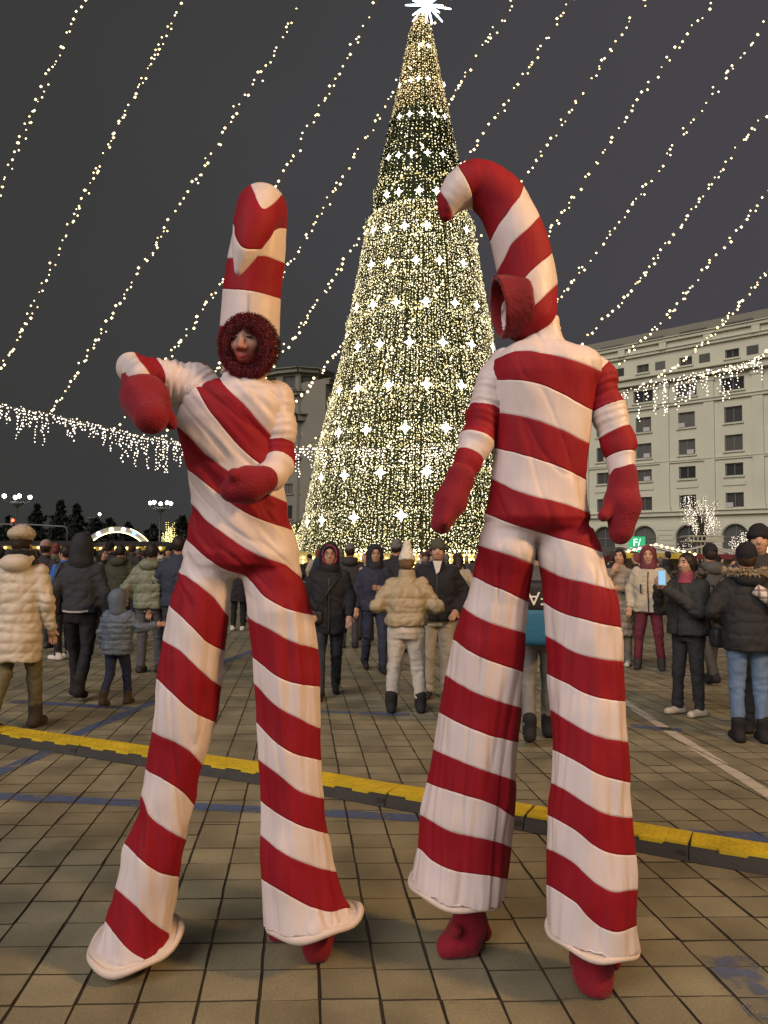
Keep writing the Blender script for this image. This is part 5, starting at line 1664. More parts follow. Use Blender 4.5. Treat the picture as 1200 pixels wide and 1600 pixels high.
# ================================================================== trees
M_BARK = mat('bark', (0.05, 0.042, 0.03), 0.9, .3, 5)
M_LEAF = mat('dark_foliage', (0.018, 0.024, 0.016), 0.8, .5, .6)
def conifer(p, h, w, label, seed):
    r = np.random.default_rng(seed)
    root = tag(empty('conifer_tree', (p.x, p.y, 0)), label, 'tree', 'dark trees beyond the market')
    mb = MB(); mb.tube([(0, 0, 0), (.1, 0, h * .5), (0, 0, h * .95)], [.35, .2, .05], 7); mb.build('trunk', M_BARK, root)
    n = 2600
    z = h * (.08 + .92 * r.random(n) ** 1.25); t = (z / h)
    lob = 1 + .35 * np.sin(z * 2.1 + seed) + .25 * np.sin(z * 5.3)
    R_ = w * np.clip(1 - t, .03, 1) ** .75 * lob * np.sqrt(r.random(n)) ; a = r.random(n) * 2 * math.pi
    C = np.stack([R_ * np.cos(a), R_ * np.sin(a), z], 1)
    D = r.normal(0, 1, (n, 3)); D /= np.linalg.norm(D, axis=1)[:, None]; S = np.cross(D, r.normal(0, 1, (n, 3))); S /= np.linalg.norm(S, axis=1)[:, None]
    s_ = (.35 + .5 * r.random((n, 1)))
    V = np.stack([C - S * s_ * .5, C + S * s_ * .5, C + D * s_], 1).reshape(-1, 3)
    mesh_np('crown', V, np.arange(3 * n).reshape(-1, 3), M_LEAF, root, smooth=False)
for k, (px_, py_, w_) in enumerate(((-20, 800, 7), (15, 808, 6), (58, 790, 5.5), (95, 784, 5.5), (120, 789, 5), (150, 812, 7), (172, 812, 5), (200, 818, 7), (240, 822, 7), (285, 808, 7), (320, 800, 6))):
    p = at(px_, py_, 135 + (k * 37) % 20)
    conifer(p, p.z, w_ * .62, 'dark evergreen tree standing against the night sky beyond the stalls', k)

def lit_tree(p, h, w, zlo, label, seed, nstr=76, m=M_ICE, droop=.8, br=.020):
    r = random.Random(seed)
    root = tag(empty('lit_tree', (p.x, p.y, 0)), label, 'tree', 'bare trees hung with lights')
    mb = MB(); mb.tube([(0, 0, 0), (.05, 0, h * .35), (0, 0, h * .6)], [.16, .12, .08], 7); mb.build('trunk', M_BARK, root)
    B = []
    mb = MB()
    for k in range(26):
        a = r.uniform(0, 2 * math.pi); z0 = r.uniform(h * .35, h * .6); R_ = w / 2 * r.uniform(.5, 1)
        e = Vector((R_ * math.cos(a), R_ * math.sin(a), r.uniform(h * .65, h)))
        mid = Vector((e.x * .4, e.y * .4, z0 + (e.z - z0) * .65))
        mb.tube([(0, 0, z0), mid, e], [.05, .03, .012], 5)
        for q in range(nstr // 8):
            t = r.random(); b = mid.lerp(e, t) + Vector((r.gauss(0, .12), r.gauss(0, .12), 0))
            z = b.z; ln = r.uniform(.3, 1.0) * droop
            while z > max(zlo, b.z - ln):
                B.append((b.x + r.gauss(0, .035), b.y + r.gauss(0, .035), z)); z -= r.uniform(.10, .24)
    mb.build('branches', M_BARK, root)
    tag(bulbs_mesh('bulbs', B, np.array([r.choice([br * .7, br, br * 1.2]) for _ in B]), m, root), kind='stuff')
p = at(1097, 772, 54); lit_tree(p, p.z, 2.9, at(1097, 838, 54).z, 'bare tree with a round crown of hanging warm lights above the wire tower', 1)
p = at(1178, 822, 52); lit_tree(p, p.z, 3.6, 1.6, 'low spreading tree hung with long light strings beside the couple', 2, droop=1.6)
p = at(1075, 830, 60); lit_tree(p, p.z - .3, 1.6, 2.0, 'small bare tree with a few hanging lights in front of an arched window', 6, nstr=10)
M_YEL = glow('yellow_tree_bulb', (1.0, .85, .30), 1.3)
p = at(266, 812, 70); lit_tree(p, p.z, 1.5, 1.2, 'small tree wrapped in yellow lights beside the multi globe lamp', 3, m=M_YEL, droop=2.0, nstr=20, br=.035)
p = at(455, 812, 45); lit_tree(p, p.z, 1.6, 1.0, 'low yellow lit shrub at the edge of the big tree', 5, m=M_YEL, droop=1.5, nstr=24, br=.03)
# traffic mast with a mast arm
p = at(104, 872, 80); zt_ = at(104, 822, 80).z
ms = tag(empty('traffic_mast', (p.x, 80, 0)), 'thin grey overhead mast arm crossing behind the cream beret', 'mast')
xl = at(-30, 825, 80).x - p.x
mb = MB(); mb.tube([(0, 0, 0), (0, 0, zt_ - .4), (-.3, 0, zt_ - .05), (xl * .5, 0, zt_ + .15), (xl, 0, zt_ + .1)], .09, 6); mb.build('mast_arm', M_POLE, ms, smooth=True)
mb = MB(); mb.box((-1.0 + at(20, 812, 80).x - p.x + 1.0, -.1, at(20, 815, 80).z), (.3, .3, .9)); o = mb.build('signal_box', M_FRAME, ms)
mb = MB(); mb.lathe([(0, -.02), (.16, -.02), (.16, .02), (0, .02)], n=12); o2 = mb.build('red_lamp', glow('red_signal', (1, .08, .03), 2.5), ms); q = at(20, 813, 79.7); o2.location = (q.x - p.x, q.y - 80, q.z); o2.rotation_euler = (R(90), 0, 0)
# ================================================================== people
def cloth(c, kind='cloth'):
    key = '%s_%d_%d_%d' % (kind, *[int(v * 999) for v in c])
    if kind == 'puffer': return mat(key, c, .48, .12, 8, .25, 30, spec=.35)
    if kind == 'denim': return mat(key, c, .85, .22, 14, .3, 120)
    if kind == 'fur': return mat(key, c, .95, .45, 30, .8, 90, sheen=.3)
    if kind == 'knit': return mat(key, c, .9, .15, 30, .5, 70)
    return mat(key, c, .8, .16, 9, .3, 45)
ARMS = {
 'down': ((.255, .03, 1.13), (.265, -.05, .90)), 'pocket': ((.315, .07, 1.14), (.215, -.13, .98)),
 'swingf': ((.25, -.05, 1.13), (.235, -.21, .94)), 'swingb': ((.25, .12, 1.14), (.255, .13, .90)),
 'chest': ((.29, -.02, 1.13), (.05, -.24, 1.16)), 'phone': ((.24, -.17, 1.15), (.07, -.36, 1.36)),
 'mouth': ((.23, -.15, 1.13), (.07, -.20, 1.40)), 'front': ((.32, .02, 1.15), (.13, -.22, 1.04)),
 'akimbo': ((.33, .06, 1.15), (.17, -.18, 1.12)),
}
LEGS = {
 'stand': (((.10, -.01, .50), (.105, .02, .085)), ((.10, -.01, .50), (.105, .02, .085))),
 'wide': (((.13, -.02, .50), (.16, .02, .085)), ((.13, -.02, .50), (.16, .03, .085))),
 'walk': (((.095, -.13, .51), (.09, -.20, .09)), ((.095, .03, .50), (.09, .22, .13))),
 'walk2': (((.095, .03, .50), (.09, .22, .13)), ((.095, -.13, .51), (.09, -.20, .09))),
 'relax': (((.11, -.04, .50), (.14, -.02, .085)), ((.10, .0, .50), (.09, .05, .085))),
}
def sx3(p, s): return (p[0] * s, p[1], p[2])

def person(px, py, H, yaw, label, coat, trousers, shoe, arms=('down', 'down'), legs='stand', hem=.86, bulk=1.0, puff=0, hair=None, hat=None, hatk='beanie', collar=None, hoodup=None, hooddown=None, furc=None, skin=M_SKIN, boots=False, kcoat='cloth', ktr='cloth', Y=None, group=None, scarf=None, fit=1.0, custom=None, extra=None, h=.0135, child=False, glasses=False, face_on=True, lean=0.0, headturn=0.0, lining=None):
    p = ground(px, py) if Y is None else Vector((at(px, 872, Y).x, Y, 0))
    s = H / 1.74
    root = tag(empty('person', (p.x, p.y, 0), R(yaw), s), label, 'person', group)
    if lean: root.rotation_euler[0] = lean
    A = []
    for k, sd in ((0, -1), (1, 1)):
        e, w = ARMS[arms[k]] if isinstance(arms[k], str) else arms[k]
        A.append((Vector((sd * .185, 0, 1.41)), Vector(sx3(e, sd)), Vector(sx3(w, sd))))
    LG = [(Vector((sd * .092, 0, .90)), Vector(sx3(LEGS[legs][k][0], sd)), Vector(sx3(LEGS[legs][k][1], sd))) for k, sd in ((0, -1), (1, 1))]
    hs = 1.22 if child else 1.0      # children have larger heads
    HC = Vector((0, -.012, 1.625 + (.0 if not child else -.01)))
    ct, st_ = math.cos(headturn), math.sin(headturn)
    def hd(x, y, z): return (HC.x + hs * (x * ct - y * st_), HC.y + hs * (x * st_ + y * ct), HC.z + hs * z)
    # ---- body: head, neck, trunk, limbs and hands in one skin
    g = Grid((-.62, -.62, .05), (.62, .42, 1.80), .0145)
    v = g.ell(hd(0, 0, .012), (.076 * hs, .094 * hs, .110 * hs))
    v = smin(v, g.ell(hd(0, -.03, -.06), (.054 * hs, .058 * hs, .055 * hs)), .03)
    v = smin(v, g.cap(hd(0, -.088, .012), hd(0, -.108, -.022), .010, .015), .012)
    for sd in (-1, 1):
        v = smin(v, g.ell(hd(sd * .078, .01, -.005), (.012, .022, .032)), .01)
        v = smin(v, g.ell(hd(sd * .04, -.07, -.022), (.022, .02, .02)), .02)
    v = smin(v, g.cap((0, .005, 1.42), hd(0, 0, -.06), .055, .052), .03)
    v = smin(v, g.stack([(.86, 0, 0, .14, .09), (1.05, 0, 0, .12, .08), (1.25, 0, 0, .15, .09), (1.42, 0, 0, .12, .07)]), .04)
    for (sh_, e, w) in A:
        d = (w - e).normalized()
        v = smin(v, np.minimum(g.cap(sh_, e, .045, .038), g.cap(e, w, .037, .027)), .02)
    for (hp, kn, an) in LG:
        v = smin(v, np.minimum(g.cap(hp, kn, .07, .05), g.cap(kn, an, .045, .035)), .02)
    V, F = g.mesh(v); V = relax(V, F, 1)
    # fingers: a palm and five digits grown from each wrist, joined to the same skin
    Vs, Fs = [V], [F]; nb_ = len(V)
    for k, (sh_, e, w) in enumerate(A):
        d = (w - e).normalized(); sd = (-1, 1)[k]
        side = d.cross(Vector((0, 1, 0))); side = side.normalized() if side.length > .1 else Vector((1, 0, 0))
        nrm = side.cross(d)
        pal = w + d * .055
        lo_, hi_ = bbox([w, w + d * .19, w + side * .06, w - side * .06, w + nrm * .06, w - nrm * .06], .03)
        gh_ = Grid(lo_, hi_, .007)
        hv = gh_.ell(tuple(pal), (.040, .018, .052), [tuple(side), tuple(nrm), tuple(d)])
        hv = smin(hv, gh_.cap(w - d * .02, pal, .026, .026), .02)
        for q, ln in ((-.030, .058), (-.010, .068), (.010, .064), (.028, .048)):
            b0 = pal + side * q + d * .040; b1 = b0 + d * ln * .55 + nrm * .006; b2 = b1 + d * ln * .4 + nrm * .018
            hv = np.minimum(hv, np.minimum(gh_.cap(b0, b1, .0095, .009), gh_.cap(b1, b2, .009, .0075)))
        tb = pal - side * .03 * -sd - d * .015
        hv = smin(hv, gh_.cap(tb, tb - side * .028 * -sd + d * .035 + nrm * .012, .011, .009), .008)
        V2, F2 = gh_.mesh(hv)
        Vs.append(V2); Fs.append(F2 + nb_); nb_ += len(V2)
    body = mesh_np('body', np.concatenate(Vs), np.concatenate(Fs), skin, root)
    # ---- jacket
    bk = bulk
    lo_, hi_ = bbox([q for a in A for q in a] + [(-.2, 0, hem), (.2, 0, hem), (0, 0, 1.5)], .14 * max(1, bk))
    g = Grid(lo_, hi_, h)
    tw_ = .012 * (bk - 1)
    rings = [(hem, 0, .005, .185 * bk, .145 * bk), (hem + .1, 0, .005, .19 * bk, .148 * bk), (1.0 if hem < .9 else hem + .14, 0, .005, .178 * bk, .138 * bk), (1.22, 0, 0, .188 * bk, .142 * bk), (1.34, 0, 0, .182 * bk, .128 * bk), (1.42, 0, .005, .128 * bk, .105), (1.47, 0, .008, .092, .085), (1.52, 0, .008, .082, .078)]
    if hem < .7: rings.insert(1, (.8, 0, .005, .195 * bk, .155 * bk))
    v = g.stack(rings, p=2.25)
    for (sh_, e, w) in A:
        sh2 = Vector((sh_.x * .89, 0, 1.385))
        w2 = w - (w - e).normalized() * .015
        arm = smin(g.cap(sh2, e, .070 * bk, .060 * bk), g.cap(e, w2, .059 * bk, .048 * bk), .03)
        v = smin(v, arm, .035)
    if hooddown: pass
    V, F = g.mesh(v); V = relax(V, F, 2)
    N = vnormals(V, F)
    if puff:
        zw = V[:, 2] + .012 * vnoise(V * 6)
        ph = np.abs(np.sin(math.pi * zw / puff)) ** .30
        V = V + N * ((ph - .8) * .017 * bk + .009 * vnoise(np.stack([V[:, 0] * 26, V[:, 1] * 26, V[:, 2] * 9], 1)) * ph)[:, None]
    V = V + N * (.009 * vnoise(np.stack([V[:, 0] * 13, V[:, 1] * 13, V[:, 2] * 7 + px], 1)) + .005 * vnoise(V * 26) - .010 * (1 - np.abs(vnoise(np.stack([V[:, 0] * 9 + V[:, 2] * 7, V[:, 1] * 9, V[:, 2] * 11 + px], 1))) * 2.4).clip(0, 1) ** 2)[:, None]
    jk = mesh_np('jacket', V, F, cloth(coat, kcoat if not puff else 'puffer'), root)
    if face_on and not puff:
        yf = -(.142 * bk + .004)
        mb = MB()
        zs_ = np.linspace(hem + .02, 1.40, 12)
        mb.tube([(.004 * math.sin(z_ * 9), float(np.interp(z_, [hem, 1.22, 1.34, 1.42], [-.150 * bk, -.142 * bk, -.130 * bk, -.112])) + .002, z_) for z_ in zs_], .009, 5)
        mb.build('zip', mat('dark_zip', (.03, .03, .03), .4, spec=.5), root, smooth=True)
    # ---- trousers
    lo_, hi_ = bbox([q for a in LG for q in a], .15); lo_[2] = .06
    g = Grid(lo_, hi_, h)
    v = g.stack([(.80, 0, 0, .15 * fit, .115 * fit), (.88, 0, .005, .172 * fit, .135 * fit), (.98, 0, .005, .16 * fit, .12 * fit), (1.06, 0, 0, .15, .11)])
    for (hp, kn, an) in LG:
        v = smin(v, smin(g.cap(hp + Vector((0, .0, -.03)), kn, .098 * fit, .068 * fit), g.cap(kn, an + Vector((0, 0, .07 if boots else .01)), .066 * fit, .058 * fit), .02), .025)
    V, F = g.mesh(v); V = relax(V, F, 1); N = vnormals(V, F)
    cr = np.exp(-((V[:, 2] - .48) / .10) ** 2) + 1.1 * np.exp(-((V[:, 2] - .13) / .08) ** 2) + .8 * np.exp(-((V[:, 2] - .82) / .07) ** 2)
    V = V + N * (.008 * vnoise(np.stack([V[:, 0] * 16, V[:, 1] * 16, V[:, 2] * 9 + py], 1)) + .005 * vnoise(V * 24) + .008 * cr * vnoise(np.stack([V[:, 0] * 12 + V[:, 2] * 20, V[:, 1] * 10, V[:, 2] * 34], 1)))[:, None]
    mesh_np('trousers', V, F, cloth(trousers, ktr), root)
    # ---- shoes
    for (hp, kn, an) in LG:
        lift = max(0, an.z - .085)
        g = Grid((an.x - .1, an.y - .24, an.z - .14), (an.x + .1, an.y + .16, an.z + .2), .010)
        toe = Vector((an.x * 1.06, an.y - .145, an.z - .055 - lift * .6)); heel = Vector((an.x, an.y + .05, an.z - .05 + lift * .4))
        v = smin(g.cap(heel, an + Vector((0, 0, .02)), .046, .052), g.cap(heel, toe, .046, .042), .03)
        if boots: v = smin(v, g.cap(an, an + Vector((0, .01, .10)), .056 * fit, .060 * fit), .02)
        zmin = an.z - .08 - (lift * .9)
        v = np.maximum(v, zmin - g.Z)
        V, F = g.mesh(v); V = relax(V, F, 1)
        V[:, 2] = np.maximum(V[:, 2], .003)
        mesh_np('boot' if boots else 'shoe', V, F, cloth(shoe), root)
    # ---- head wear and hair
    def head_piece(name, fn, m, amp=.004, fr=20, h=.011, rel=1):
        g = Grid((-.26, -.26, 1.30), (.26, .30, 1.98), h)
        V, F = g.mesh(fn(g)); V = relax(V, F, rel); N = vnormals(V, F)
        V = V + N * (amp * vnoise(V * fr + px))[:, None]
        return mesh_np(name, V, F, m, root)
    if hair is None and not hoodup: hair = ((.022, .016, .012), .02)
    if hair:
        col_, ln = hair
        def fn(g):
            v = g.ell(hd(0, .012, .022), (.088 * hs, .100 * hs, .112 * hs))
            if ln > .06:
                v = smin(v, g.cap(hd(0, .055, .0), (0, .075, 1.60 - ln), .075, .055 + ln * .08), .04)
                for sd in (-1, 1): v = smin(v, g.cap(hd(sd * .075, .01, .0), (sd * .085, .0, 1.60 - ln), .026, .02), .02)
            cut = g.ell(hd(0, -.075, -.035), (.070 * hs, .07 * hs, .098 * hs))
            return np.maximum(v, -cut)
        head_piece('hair', fn, mat('hair_%d_%d_%d' % tuple(int(c * 999) for c in col_), col_, .5, .45, 30, .5, 80, stretch=(1, 1, .12)), .005, 30)
    if hat:
        def fn(g):
            if hatk == 'beret':
                return smin(g.ell(hd(0, .02, .085), (.115, .122, .066)), g.cap(hd(0, .0, .05), hd(0, .0, .075), .09, .095), .02)
            v = g.ell(hd(0, .012, .045), (.091 * hs, .106 * hs, .112 * hs))
            v = np.maximum(v, (HC.z + (.018 if hatk != 'deep' else -.025) * hs) - g.Z + (g.Y - HC.y) * (.22 if hatk != 'deep' else -.35))
            if hatk == 'fold': v = smin(v, np.maximum(g.ell(hd(0, .01, .04), (.099 * hs, .114 * hs, .10 * hs)), np.abs(g.Z - (HC.z + .046) + (g.Y - HC.y) * .2) - .028), .006)
            if hatk == 'bobble': v = smin(np.minimum(v, np.maximum(g.cap(hd(0, .01, .09), hd(0, .012, .175), .085, .05), HC.z + .05 - g.Z)), g.ell(hd(0, .01, .215), (.045, .045, .042)), .01)
            return v
        head_piece('hat', fn, cloth(hat, 'knit'), .004, 34)
        if hatk == 'bobble': pass
    if hoodup:
        def fn(g):
            v = smin(g.ell(hd(0, .02, .02), (.118 * hs, .135 * hs, .14 * hs)), g.cap((0, .02, 1.47), (0, .03, 1.55), .13, .115), .05)
            v = np.maximum(v, -g.ell(hd(0, -.105, -.01), (.078 * hs, .095 * hs, .108 * hs)))
            return v
        hp_ = head_piece('hood', fn, cloth(hoodup, kcoat), .006, 14)
    if lining:
        mb = MB(); mb.tube([hd(.082 * math.cos(t), -.068, -.004 + .118 * math.sin(t)) for t in np.linspace(-.9, math.pi + .9, 22)], .013, 6); mb.build('hood_lining', cloth(lining), root, smooth=True)
    if hooddown:
        def fn(g): return smin(g.ell((0, .105, 1.455), (.135, .085, .085)), g.cap((-.09, .03, 1.49), (.09, .03, 1.49), .05), .04)
        head_piece('hood', fn, cloth(hooddown, kcoat if not puff else 'puffer'), .007, 14)
    if collar:
        def fn(g): return np.maximum(g.stack([(1.42, 0, .005, .125, .115), (1.48, 0, .005, .10, .095), (1.555, 0, .005, .092, .09)]), -g.stack([(1.46, 0, 0, .07, .068), (1.60, 0, 0, .085, .082)]))
        head_piece('collar', fn, cloth(collar, kcoat if not puff else 'puffer'), .005, 18)
    if furc:      # fur edge: along a raised hood, or lying round a lowered one
        c_, up = furc
        rf = random.Random(int(px)); V = []; F = []
        for k in range(900):
            if up:
                t = rf.uniform(-.45, math.pi + .45); b = Vector(hd(.098 * math.cos(t), -.075, .0 + .128 * math.sin(t)))
            else:
                t = rf.uniform(-.35, math.pi + .35); b = Vector((.17 * math.cos(t), -.01 + .20 * math.sin(t), 1.515 - .01 * math.sin(t)))
            nn = Vector((rf.gauss(0, 1), rf.gauss(0, 1), rf.gauss(0, 1))).normalized()
            b = b + nn * rf.uniform(0, .022); q = b + nn * rf.uniform(.02, .045); s_ = nn.cross(Vector((.3, .4, .8))).normalized() * .007
            n0 = len(V); V += [b - s_, b + s_, q]; F.append((n0, n0 + 1, n0 + 2))
        mesh_np('fur_trim', np.array([tuple(v_) for v_ in V]), np.array(F), cloth(c_, 'fur'), root, smooth=False)
    if scarf:
        def fn(g): return np.maximum(g.stack([(1.44, 0, .0, .15, .14), (1.50, 0, .0, .14, .135), (1.575, 0, .0, .115, .115)]), -g.stack([(1.50, 0, -.01, .06, .06), (1.62, 0, -.01, .085, .088)]))
        head_piece('scarf', fn, cloth(scarf, 'fur'), .010, 22)
    # ---- eyes, brows, lips, glasses for those who look our way
    if face_on:
        for sd in (-1, 1):
            mb = MB(); q = Vector(hd(sd * .032, -.083, .018)); mb.lathe([(0, -.006), (.010, -.004), (.013, 0), (.010, .004), (0, .006)], q, 8); mb.build('eye', M_EYE, body, smooth=True)
            mb = MB(); mb.tube([hd(sd * .016, -.095, .038), hd(sd * .034, -.090, .043), hd(sd * .05, -.078, .037)], [.003, .0045, .003], 5); mb.build('eyebrow', M_HAIRD, body, smooth=True)
        mb = MB(); mb.tube([hd(-.026, -.080, -.062), hd(0, -.092, -.062), hd(.026, -.080, -.062)], [.003, .006, .003], 6); mb.build('lips', mat('lips', (.30, .10, .085), .5), body, smooth=True)
        if glasses:
            mb = MB()
            for sd in (-1, 1):
                mb.tube([hd(sd * .033 + .026 * math.cos(t), -.101, .016 + .02 * math.sin(t)) for t in np.linspace(0, 2 * math.pi, 13)], .0025, 4, cap=False)
                mb.tube([hd(sd * .06, -.098, .02), hd(sd * .082, .0, .02)], .0025, 4)
            mb.tube([hd(-.008, -.102, .018), hd(.008, -.102, .018)], .0025, 4)
            mb.build('glasses', mat('glasses_frame', (.25, .23, .2), .3, metal=.6), root)
    if extra: extra(root)
    return root

M_BAG = mat('black_leather', (0.025, 0.025, 0.027), 0.45, .2, 20, .3, 60)
def blob_bag(root, c, size, m, strap=None, name='bag'):
    """a soft bag carried by a person: a thing of its own, placed where the person's hand or shoulder is"""
    g = Grid(tuple(Vector(c) - Vector(size) * .75), tuple(Vector(c) + Vector(size) * .75), .012)
    a = [(s_ / 2) for s_ in size]
    v = ((np.abs((g.X - c[0]) / a[0]) ** 4 + np.abs((g.Y - c[1]) / a[1]) ** 4 + np.abs((g.Z - c[2]) / a[2]) ** 4) ** .25 - 1) * min(a)
    V, F = g.mesh(v); V = relax(V, F, 1)
    return V, F
def carry(root, label, c, size, m, strap=None, name='shoulder_bag', cat='bag'):
    V, F = blob_bag(root, c, size, m)
    Mw = Matrix.Translation(root.location) @ Matrix.Rotation(root.rotation_euler[2], 4, 'Z') @ Matrix.Scale(root.scale[0], 4)
    o = empty(name, Mw @ Vector(c)); tag(o, label, cat)
    loc = Vector(o.location)
    V = np.array([tuple(Mw @ Vector(q) - loc) for q in V])
    mesh_np('pouch', V, F, m, o)
    if strap:
        mb = MB(); mb.tube([Mw @ Vector(q) - loc for q in strap], .011 * root.scale[0], 5); mb.build('strap', m, o, smooth=True)
    return o

BLK = (.018, .018, .020); NAVY = (.022, .028, .048); DGREY = (.045, .047, .048); BEIGE = (.33, .275, .17); CREAM = (.52, .465, .36)
# --- left side
pcream = person(22, 1143, 1.76, 180, 'person in long cream quilted coat, cream beret and black fur scarf, seen from behind', CREAM, (.13, .125, .07), (.05, .04, .03), ('down', 'down'), 'walk', .60, 1.06, .085, hair=((.03, .02, .015), .02), hat=(.42, .37, .28), hatk='beret', scarf=(.012, .011, .012), hooddown=CREAM, boots=True, face_on=False)
carry(pcream, 'yellow and white paper bag hanging beside the long cream coat', (.33, -.02, .58), (.16, .26, .30), mat('yellow_paper', (.50, .42, .16), .7), [(.31, -.08, .70), (.29, -.05, .86), (.31, .06, .70)], 'paper_bag')
pw = person(121, 1090, 1.76, 183, 'person in raised dark hood and black trousers walking beside the small blue grey puffer', (.030, .034, .042), BLK, (.015, .015, .015), ('down', 'swingb'), 'walk2', .90, 1.08, 0, hoodup=(.022, .026, .03), face_on=False, boots=True)
carry(pw, 'slouchy grey shoulder bag carried by the person in raised dark hood', (.27, .02, 1.03), (.16, .24, .34), mat('grey_bag', (.06, .062, .066), .5, .2, 10), [(.27, -.08, 1.18), (.2, -.1, 1.44), (.2, .1, 1.44), (.27, .12, 1.18)])
mb = MB(); mb.tube([(-.13, .15, .935), (-.06, .172, .925), (.06, .172, .925), (.13, .15, .935)], .012, 5); mb.build('belt', mat('silver_belt', (.45, .45, .43), .35, metal=.4), pw)
person(181, 1103, 1.16, 172, 'small person in blue grey puffer with fur trimmed hood, arm held out', (.105, .14, .185), (.022, .03, .07), (.06, .045, .03), (((.34, -.02, 1.20), (.56, -.10, 1.24)), 'down'), 'walk', .80, 1.28, .085, hoodup=(.105, .14, .185), furc=((.30, .24, .15), True), face_on=False, boots=True, child=True, kcoat='cloth', fit=1.05, headturn=-1.0)
person(274, 1052, 1.80, 185, 'person in navy jacket reaching down to the small outstretched hand', (.03, .04, .065), (.03, .03, .035), BLK, ('down', ((.30, -.02, 1.10), (.34, -.02, .84))), 'walk', .85, 1.1, 0, hair=((.02, .015, .012), .02), face_on=False)
person(232, 1050, 1.70, 176, 'person in sage green puffer with lowered hood, seen from behind', (.165, .185, .125), (.075, .08, .09), (.03, .028, .025), ('pocket', 'pocket'), 'relax', .86, 1.22, .12, hair=((.02, .015, .012), .02), hooddown=(.165, .185, .125), face_on=False, ktr='denim')
person(97, 1030, 1.68, -115, 'person in bright blue jacket and white sneakers standing among dark coats', (.025, .10, .36), BLK, (.55, .53, .5), ('pocket', 'pocket'), 'stand', .88, 1.1, 0, hair=((.018, .013, .01), .01))
person(66, 1012, 1.76, 170, 'person in dark coat and dusty pink beanie beside the cream coat', (.03, .028, .03), BLK, (.05, .05, .05), ('pocket', 'pocket'), 'stand', .8, 1.1, 0, hat=(.33, .22, .17), face_on=False)
person(184, 1012, 1.72, 175, 'person in dark olive jacket with lowered hood', (.045, .048, .03), BLK, BLK, ('front', 'front'), 'stand', .86, 1.16, 0, hair=((.018, .014, .011), .01), hooddown=(.045, .048, .03), face_on=False)
person(157, 990, 1.66, 60, 'person in black coat raising a bare hand beside the olive jacket', BLK, BLK, BLK, ('chest', 'down'), 'stand', .8, 1.1, 0, hair=((.02, .015, .012), .08))
person(372, 985, 1.68, 178, 'person in black coat and white sneakers seen between striped legs', BLK, (.012, .012, .014), (.55, .53, .48), ('front', 'pocket'), 'stand', .62, 1.12, 0, hair=((.02, .015, .012), .15), face_on=False)
# --- middle
pb = person(512, 1088, 1.68, 4, 'person in black hooded parka with pink lining and glasses', (.016, .017, .019), (.03, .034, .045), BLK, ('pocket', 'swingf'), 'walk', .72, 1.16, 0, hoodup=(.014, .014, .016), face_on=True, glasses=True, hair=((.02, .015, .012), .02)
 , lining=(.26, .03, .07))
carry(pb, 'small black crossbody bag worn over the black hooded parka', (-.17, -.16, .92), (.2, .09, .16), M_BAG, [(-.15, -.2, .99), (-.02, -.19, 1.2), (.1, -.16, 1.38), (.13, 0, 1.48)], 'crossbody_bag')
person(545, 1012, 1.76, 182, 'person in charcoal coat and grey beanie, back turned, behind the pink lined hood', (.035, .036, .035), (.05, .05, .055), BLK, ('pocket', 'pocket'), 'stand', .78, 1.2, 0, hat=(.12, .12, .115), hooddown=(.035, .036, .035), face_on=False)
person(584, 1048, 1.70, 10, 'person in navy jacket and raised hood, hand at chest', (.025, .03, .05), (.025, .032, .06), BLK, ('down', 'chest'), 'walk2', .84, 1.12, 0, hoodup=(.02, .022, .03), glasses=True, hair=((.02, .015, .012), .01))
pbeige = person(634, 1112, 1.60, 181, 'person in beige puffer, white bobble hat and pale trousers, back turned', BEIGE, (.47, .44, .37), (.02, .02, .02), ('akimbo', 'akimbo'), 'wide', .93, 1.26, .155, hat=(.60, .57, .47), hatk='bobble', hair=((.16, .10, .05), .04), collar=BEIGE, boots=True, face_on=False, fit=1.17)
person(683, 1090, 1.74, -6, 'person in black jacket over white tee, olive beanie and pale grey sweatpants', (.014, .015, .018), (.38, .37, .33), (.03, .03, .03), ('down', 'pocket'), 'stand', .86, 1.24, 0, hat=(.07, .072, .055), hatk='fold', hair=((.02, .015, .012), .0), fit=1.1,
       extra=lambda r_: (MB().prism([(-.05, 1.52), (.05, 1.52), (.022, 1.40), (-.012, 1.37)], .128, .142, Matrix(((1, 0, 0), (0, 0, -1), (0, 1, 0)))).build('tee', cloth((.6, .58, .53)), r_),
                         MB().lathe([(0, -.035), (.042, -.03), (.052, 0), (.048, .02)], (0, -.045, 1.553), 10).build('beard', M_HAIRD, r_, smooth=True)))
person(618, 1020, 1.82, 160, 'person in black jacket and folded grey beanie behind the white bobble hat', (.02, .02, .023), BLK, BLK, ('pocket', 'pocket'), 'stand', .84, 1.2, 0, hat=(.13, .13, .125), hatk='fold', face_on=False)
person(716, 1010, 1.62, 178, 'person in beige jacket and pale trousers, back turned, beyond the olive beanie', (.36, .31, .22), (.35, .33, .28), BLK, ('pocket', 'pocket'), 'stand', .88, 1.15, 0, hair=((.03, .02, .015), .1), face_on=False)
